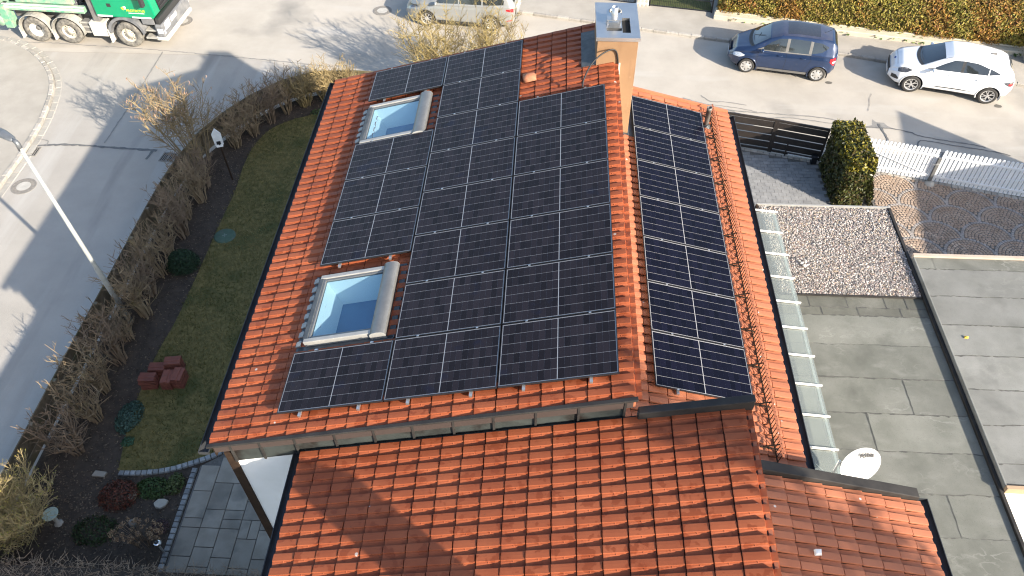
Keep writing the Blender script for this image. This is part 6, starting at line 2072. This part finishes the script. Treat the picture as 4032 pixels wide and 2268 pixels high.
# bare bushes behind the far gable
for k, (x, y, lab) in enumerate(((-5.0, 18.15, 'yellow barked bare bush behind the far gable, left one'), (-3.4, 18.05, 'yellow barked bare bush behind the far gable, right one'))):
    shrub((x, y, .10), 4.0, 1.45, 26, lab, 200 + k, mat('yellow_bark', (0.34, 0.27, 0.10), (0.22, 0.165, 0.085), 3, 4, .8), 'bare bushes behind the far gable', 'bare_bush', twigs=20, sub=4, lean=(-.35 if k == 0 else .25, .45), r0=.022, tw=.34, wob=.18, hug=.3)
# clipped bare hedge at the bottom
bh_ = thing('clipped_hedge', 'low clipped leafless brown hedge at the bottom left edge', 'hedge', (-9.5, -.65, .10))
rnd = random.Random(9)
lines = []
for k in range(9500):
    x, y, z = rnd.uniform(-13.0, -5.9), rnd.uniform(-1.25, -.12), rnd.uniform(.25, 1.28)
    d = Vector((rnd.gauss(0, 1), rnd.gauss(0, .8), abs(rnd.gauss(.5, .6)))).normalized() * rnd.uniform(.10, .26)
    if z + d.z > 1.42: continue
    lines.append(([(x, y, z), (x + d.x * .5 + rnd.gauss(0, .015), y + d.y * .5, z + d.z * .5), (x + d.x, y + d.y, z + d.z)], .005, .003))
tag(place(sticks_mesh('twigs', lines, mat('hedge_twig', (0.19, 0.145, 0.105), (0.27, 0.21, 0.15), 5, 3, .85), bh_.location), 'twigs', None, bh_), kind='stuff')
MB().box(-13.0, -5.9, -1.15, -.25, .08, 1.12).build('woody_core', mat('twig_core', (0.030, 0.024, 0.018), (0.055, 0.042, 0.032), 18, 4, .95, .6, 30), bh_, world=True)

# terrace slabs
M_slab = mat('terrace_slab', (0.225, 0.198, 0.160), (0.29, 0.26, 0.215), 2.5, 5, 0.85, 0.2, 70, objrand=.14, extra=overlay((.12, .115, .10), 1.6, .56, .7, 5, amount=.6))
terr = sheet('terrace', [(-9.12, -1.3), (-4.45, -1.3), (-4.45, 3.9), (-7.9, 3.5), (-8.6, 3.1), (-9.12, 2.72)], 0.125, M_joint, thick=.06)
U = .225
nx, ny = 21, 24
occ = np.zeros((nx, ny), bool)
rnd = random.Random(4)
for j in range(ny):
    for i in range(nx):
        if occ[i, j]: continue
        opts = [(3, 2), (2, 2), (3, 3), (2, 3), (1, 2), (2, 1), (2, 3)]
        rnd.shuffle(opts)
        for w, h in opts + [(1, 1)]:
            if i + w <= nx and j + h <= ny and not occ[i:i + w, j:j + h].any(): break
        occ[i:i + w, j:j + h] = True
        x0, y0 = -9.08 + i * U, -1.3 + j * U
        x1, y1 = x0 + w * U, y0 + h * U
        lim = lambda x: 2.74 + max(0, (x + 9.12)) * .62
        if y0 > lim(x0) - .15 or y0 > 3.7: continue
        y1 = min(y1, lim(x0) - .02)
        if y1 - y0 < .1: continue
        g_ = .008
        MB().box(x0 + g_, x1 - g_, y0 + g_, y1 - g_, .10, .150 + rnd.uniform(-.003, .003)).build('slab', M_slab, terr, bevel=.006)
# granite edging
edge = thing('stone_edging', 'curved row of small granite setts between lawn and terrace', 'edging', (-10, 2.6, .1))
M_sett = mat('granite_sett', (0.20, 0.21, 0.215), (0.28, 0.285, 0.28), 14, 4, .85, .2, 80, objrand=.25)
def setts(line, parent, s=.135, skip=0):
    P = resample(line, s)
    for i in range(len(P) - 1):
        a, b = Vector((*P[i], 0)), Vector((*P[i + 1], 0))
        c = (a + b) / 2
        w = s * .45
        mb = MB()
        k = .012
        j1, j2 = random.uniform(-.006, .006), random.uniform(-.006, .006)
        mb.add([(-w, -w, -.05), (w + j1, -w, -.05), (w, w + j2, -.05), (-w, w, -.05), (-w, -w, .03), (w + j1, -w, .03), (w, w + j2, .03), (-w, w, .03), (-w + k, -w + k, .045), (w - k, -w + k, .045), (w - k, w - k, .045), (-w + k, w - k, .045)],
               [(0, 1, 5, 4), (1, 2, 6, 5), (2, 3, 7, 6), (3, 0, 4, 7), (4, 5, 9, 8), (5, 6, 10, 9), (6, 7, 11, 10), (7, 4, 8, 11), (8, 9, 10, 11)])
        o = mb.build('sett', M_sett, parent)
        o.location = Vector((c.x, c.y, .125)) - wloc(parent)
        o.rotation_euler = (0, 0, math.atan2((b - a).y, (b - a).x) + random.gauss(0, .04))
setts(smooth_line([(-11.0, 2.44), (-10.41, 2.48), (-9.87, 2.58), (-9.40, 2.76), (-8.95, 2.98), (-8.5, 3.25), (-7.9, 3.58), (-7.0, 3.9)], 6), edge)
edge2 = thing('stone_edging', 'straight row of small granite setts along the left side of the terrace', 'edging', (-9.2, 1.3, .1))
setts([(-9.22, 2.66), (-9.21, 1.4), (-9.19, -.1)], edge2)
MB().prism([(-.16, -.06), (.14, -.08), (.17, .05), (-.12, .08)], .0, .05, Matrix.Translation((-11.45 + 10, 2.40 - 2.6, .01))).build('end_slab', M_slab, edge)

# street lamp
lamp = thing('street_lamp', 'tall grey street lamp pole leaning over the shrubs on the left', 'street lamp', (-12.46, 7.06, .08))
B0_, T0_ = Vector((-12.46, 7.06, .05)), Vector((-12.66, 6.98, 6.25))
MB().tube([B0_, B0_.lerp(T0_, .36), B0_.lerp(T0_, .37), T0_], [.078, .070, .056, .045], 14).build('pole', mat('galvanised', (0.34, 0.35, 0.335), (0.40, 0.41, 0.39), 3, 4, .5, metal=.3, extra=overlay((.24, .26, .25), 5, .58, .7, 4, amount=.6)), lamp, smooth=True, world=True)
hm = Matrix.Translation(T0_) @ Matrix.Rotation(math.radians(152), 4, 'Z') @ Matrix.Rotation(-.10, 4, 'Y')
M_lh = mat('lamp_head_grey', (0.13, 0.14, 0.15), (0.17, 0.18, 0.19), 6, 3, .4, metal=.4)
mb = MB()
mb.tube([Vector((0, 0, -.12)), Vector((0, 0, .06)), Vector((.03, 0, .10)), Vector((.12, 0, .12))], [.052, .055, .05, .045], 10)
mb.v = [tuple(hm @ Vector(v)) for v in mb.v]
mb.build('joint', M_lh, lamp, smooth=True, world=True)
mb = MB()
pr = [(.08, .04, .06), (.15, .085, .085), (.45, .12, .09), (.75, .10, .075), (.82, .06, .05)]
nn_ = 12
for x, w, h in pr:
    for k in range(nn_):
        a = 2 * math.pi * k / nn_
        mb.v.append(tuple(hm @ Vector((x, w * math.cos(a), .12 + h * .6 * max(-.35, math.sin(a))))))
for i in range(len(pr) - 1):
    for k in range(nn_):
        a0 = i * nn_ + k
        a1 = i * nn_ + (k + 1) % nn_
        mb.f.append((a0, a1, a1 + nn_, a0 + nn_))
mb.f += [tuple(reversed(range(nn_))), tuple((len(pr) - 1) * nn_ + k for k in range(nn_))]
mb.build('lamp_head', M_lh, lamp, smooth=True, world=True)

# white board on a brown pole
sg_ = thing('bird_box', 'narrow white board on a brown pole among the shrubs', 'sign board', (-11.38, 13.2, .10))
MB().tube([(0, 0, -.02), (-.02, .0, 1.45)], .028, 8).build('pole', M_brown, sg_)
BM = Matrix.Translation((-.03, 0, 1.42)) @ Matrix.Rotation(.35, 4, 'Z')
pl = [(-.13, 0), (.13, 0), (.14, .42), (.0, .62), (-.14, .42)]
mb = MB()
mb.add([BM @ Vector((x, -.02, z)) for x, z in pl] + [BM @ Vector((x, .02, z)) for x, z in pl], [tuple(range(5)), tuple(reversed(range(5, 10)))] + [((i + 1) % 5, i, 5 + i, 5 + (i + 1) % 5) for i in range(5)])
mb.build('board', mat('white_board', (.66, .68, .68), (.55, .57, .57), 6, 4, .6), sg_)
MB().box(-.06, .06, -.07, -.02, .06, .15, BM).build('perch_box', M_black, sg_)
MB().box(-.1, .1, -.06, .06, -.05, .0, BM).build('foot_plate', M_white, sg_)

# green inspection lid
lid = thing('inspection_lid', 'round weathered green lid set into the lawn edge', 'lid', (-10.84, 10.53, .12))
MB().lathe([(0, .045), (.28, .04), (.33, .02), (.34, -.02)], 28, Matrix.Diagonal((1, .95, 1, 1))).build('cover', mat('faded_green', (0.045, 0.085, 0.055), (0.075, 0.12, 0.085), 4, 5, .8, extra=overlay((.11, .105, .09), 5, .55, .68, 5)), lid, smooth=True)
for a in (0, 1.57): MB().box(-.07, .07, -.012, .012, .044, .05, Matrix.Rotation(a + .4, 4, 'Z')).build('grip', mat('pale_grip', (.16, .20, .17)), lid)

# stacks of spare clay tiles
M_stk = mat('stacked_clay', (0.15, 0.042, 0.026), (0.20, 0.060, 0.036), 5, 4, .7, objrand=.15, extra=overlay((.12, .05, .035), 9, .6, .7, 4, amount=.6))
st_me = MB()
pf = [(-.135, 0), (-.13, .012), (-.04, .012), (-.03, .026), (.03, .026), (.04, .012), (.12, .012), (.135, .022), (.135, 0)]
n = len(pf)
st_me.add([(-.205, y, z) for y, z in pf] + [(.205, y, z) for y, z in pf], [tuple(range(n)), tuple(reversed(range(n, 2 * n)))] + [((i + 1) % n, i, n + i, n + (i + 1) % n) for i in range(n)])
st_mesh = st_me.mesh('clay_tile')
st_mesh.materials.append(M_stk)
for k, (x, y, cnt, rz, lab) in enumerate(((-11.12, 4.98, 12, .12, 'largest stack of spare clay tiles, leftmost on the lawn'), (-11.02, 5.36, 10, .10, 'stack of spare clay tiles at the back left'),
                                          (-10.64, 5.52, 12, .16, 'tall stack of spare clay tiles farthest from the bed'), (-10.66, 5.06, 10, 1.62, 'stack of spare clay tiles in the front middle'), (-10.38, 5.12, 11, 1.58, 'rightmost stack of spare clay tiles'))):
    t = thing('tile_stack', lab, 'tile stack', (x, y, .125), rz, 'stacks of spare clay tiles on the lawn')
    for q in range(cnt):
        o = place(st_mesh, 'clay_tile', None, t, (random.gauss(0, .008), random.gauss(0, .006), q * .034))
        o.rotation_euler = (0, 0, random.gauss(0, .03) + (math.pi if q % 2 else 0))

# small garden things in the front bed
bb = thing('bird_bath', 'pale green round bird bath in the front bed', 'bird bath', (-11.9, 1.15, .10))
MB().lathe([(.10, 0), (.05, .06), (.04, .38), (.08, .41)], 14).build('stem', M_conc, bb, smooth=True)
MB().lathe([(.06, .40), (.15, .42), (.175, .46), (.165, .465), (.13, .445), (0, .44)], 22).build('bowl', mat('verdigris', (.28, .36, .31), (.34, .42, .37), 6, 3, .5), bb, smooth=True)
gl = thing('garden_light', 'chrome topped garden light beside the terrace setts', 'garden light', (-9.22, .55, .10))
MB().tube([(0, 0, 0), (-.0, .0, .52)], .022, 8).build('post', M_alu, gl)
MB().lathe([(.02, .50), (.09, .53), (.10, .56), (.05, .60), (0, .605)], 18).build('shade', mat('chrome', (.75, .75, .76), rough=.12, metal=1.0), gl, smooth=True)
MB().lathe([(.045, .585), (.05, .612), (.02, .625), (0, .628)], 14).build('cap', M_black, gl, smooth=True)
for k, (x, y, sx, lab) in enumerate(((-9.72, 1.72, .17, 'pale flat field stone in the bed beside the terrace'), (-10.45, 1.88, .14, 'tan field stone among the reddish bed plants'), (-10.2, 1.2, .13, 'dark tilted field stone behind the dried flowers'))):
    mb = MB().prism([(sx * math.cos(a) * random.uniform(.75, 1.1), sx * .7 * math.sin(a) * random.uniform(.7, 1.1)) for a in np.linspace(0, 6.28, 8)[:-1]], -.05, .07)
    o = mb.build('field_stone', mat('field_stone%d' % k, ((.33, .31, .26), (.24, .20, .14), (.13, .125, .11))[k], ((.40, .38, .33), (.30, .25, .18), (.17, .16, .14))[k], 9, 4, .9, .3, 40), bevel=.02)
    o.location = (x, y, .12)
    o.rotation_euler = (.15, .1, .5 + k)
    tag(o, lab, 'stone', 'field stones in the front bed')
def clump(name, x, y, z, rx, ry, rz, n, size, cols, label, cat='plant', jit=.7, glossy=False):
    t = thing(name, label, cat, (x, y, .10))
    d = rng.normal(0, 1, (n, 3))
    d /= np.linalg.norm(d, axis=1, keepdims=True)
    d[:, 2] = np.abs(d[:, 2])
    r = rng.uniform(.55, 1.0, (n, 1)) ** .6
    p = d * r * np.array([rx, ry, rz]) + np.array([x, y, z])
    V, F, C = leaf_cloud(p, d, size, jit, cols)
    leaf_obj('leaves', V, F, C, t, M_leafg if glossy else M_leaf)
    MB().tube([(x, y, .08), (x, y, z + rz * .5)], .012, 5).build('stem', M_twigd, t, world=True)
    return t
clump('box_ball', -11.65, 9.2, .20, .50, .46, .50, 4200, .028, [(.018, .040, .018), (.026, .052, .022), (.014, .030, .014)], 'round dark evergreen shrub under the street hedge', 'shrub')
clump('ground_cover', -11.33, 4.0, .11, .34, .50, .16, 1700, .030, [(.055, .10, .075), (.075, .13, .10), (.04, .075, .055)], 'blue green ground cover plant at the lawn edge')
clump('ground_cover', -11.1, 3.3, .10, .18, .16, .10, 300, .028, [(.05, .11, .06)], 'small green ground cover tuft below the blue green plant')
clump('red_shrub', -10.75, 1.85, .12, .48, .42, .36, 1500, .030, [(.13, .040, .022), (.10, .030, .020), (.085, .045, .03)], 'low reddish brown shrub in the front bed', 'shrub')
clump('perennial', -10.05, 2.10, .10, .46, .30, .14, 1300, .030, [(.030, .065, .018), (.045, .080, .022), (.06, .09, .03)], 'green leafy perennial patch below the granite curve')
clump('perennial', -9.55, 2.22, .10, .22, .30, .22, 420, .035, [(.06, .085, .025), (.09, .11, .04)], 'pale green snowdrop clump beside the terrace corner')
clump('perennial', -11.0, 1.0, .10, .55, .40, .12, 900, .03, [(.028, .050, .018), (.04, .06, .02)], 'dark green low growth in the middle of the front bed')
clump('heather', -9.55, 1.15, .10, .22, .20, .16, 420, .02, [(.10, .055, .06), (.07, .045, .05)], 'small purplish plant above the dried flowers')
clump('snowdrops', -9.15, 16.9, .10, .5, .3, .14, 350, .03, [(.06, .10, .03), (.09, .13, .04)], 'green spring plants at the far bend of the bed')
# dried hydrangea: stems with round brown heads
hy = thing('dried_hydrangea', 'dried hydrangea with many round brown flower heads', 'shrub', (-9.75, .72, .10))
rnd = random.Random(12)
lines = []
for k in range(46):
    a, q = rnd.uniform(0, 6.28), math.sqrt(rnd.uniform(0, 1))
    tp = Vector((-9.80 + .62 * q * math.cos(a), .75 + .36 * q * math.sin(a), .10 + rnd.uniform(.42, .62)))
    lines.append(([(-9.78 + .15 * math.cos(a), .74 + .1 * math.sin(a), .10), tuple((tp + Vector((-9.78, .74, .2))) / 2), tuple(tp)], .006, .004))
    p = rng.normal(0, 1, (26, 3))
    p /= np.linalg.norm(p, axis=1, keepdims=True)
    V, F, C = leaf_cloud(np.array(tp) + p * .045, p, .022, .5, [(.26, .17, .10), (.20, .13, .08), (.32, .22, .13)])
    leaf_obj('flower_head', V, F, C, hy)
place(sticks_mesh('stems', lines, M_twigd, hy.location), 'stems', None, hy)

# tall open evergreen outside the frame, shading the front house roof
tree = thing('evergreen_tree', 'tall evergreen beyond the lower right edge', 'tree', (13.9, -10.6, 0))
MB().tube([(13.9, -10.6, -.1), (13.9, -10.6, 8), (13.9, -10.6, 15.2)], [.28, .18, .04], 10).build('trunk', M_twigd, tree, world=True)
n = 900
t_ = rng.uniform(0, 1, n) ** .9
a = rng.uniform(0, 6.28, n)
rad = (1.75 * (1 - t_ * .70) + .1) * np.sqrt(rng.uniform(.02, 1, n))
cl = np.stack([13.9 + rad * np.cos(a), -10.6 + rad * np.sin(a), 6.5 + 9.5 * t_ - rad * .15], 1)
p = np.repeat(cl, 9, axis=0) + rng.normal(0, .16, (n * 9, 3))
V, F, C = leaf_cloud(p, np.tile([[0, 0, 1.]], (len(p), 1)), .13, .8, [(.02, .04, .015), (.03, .05, .02)])
leaf_obj('crown', V, F, C, tree)
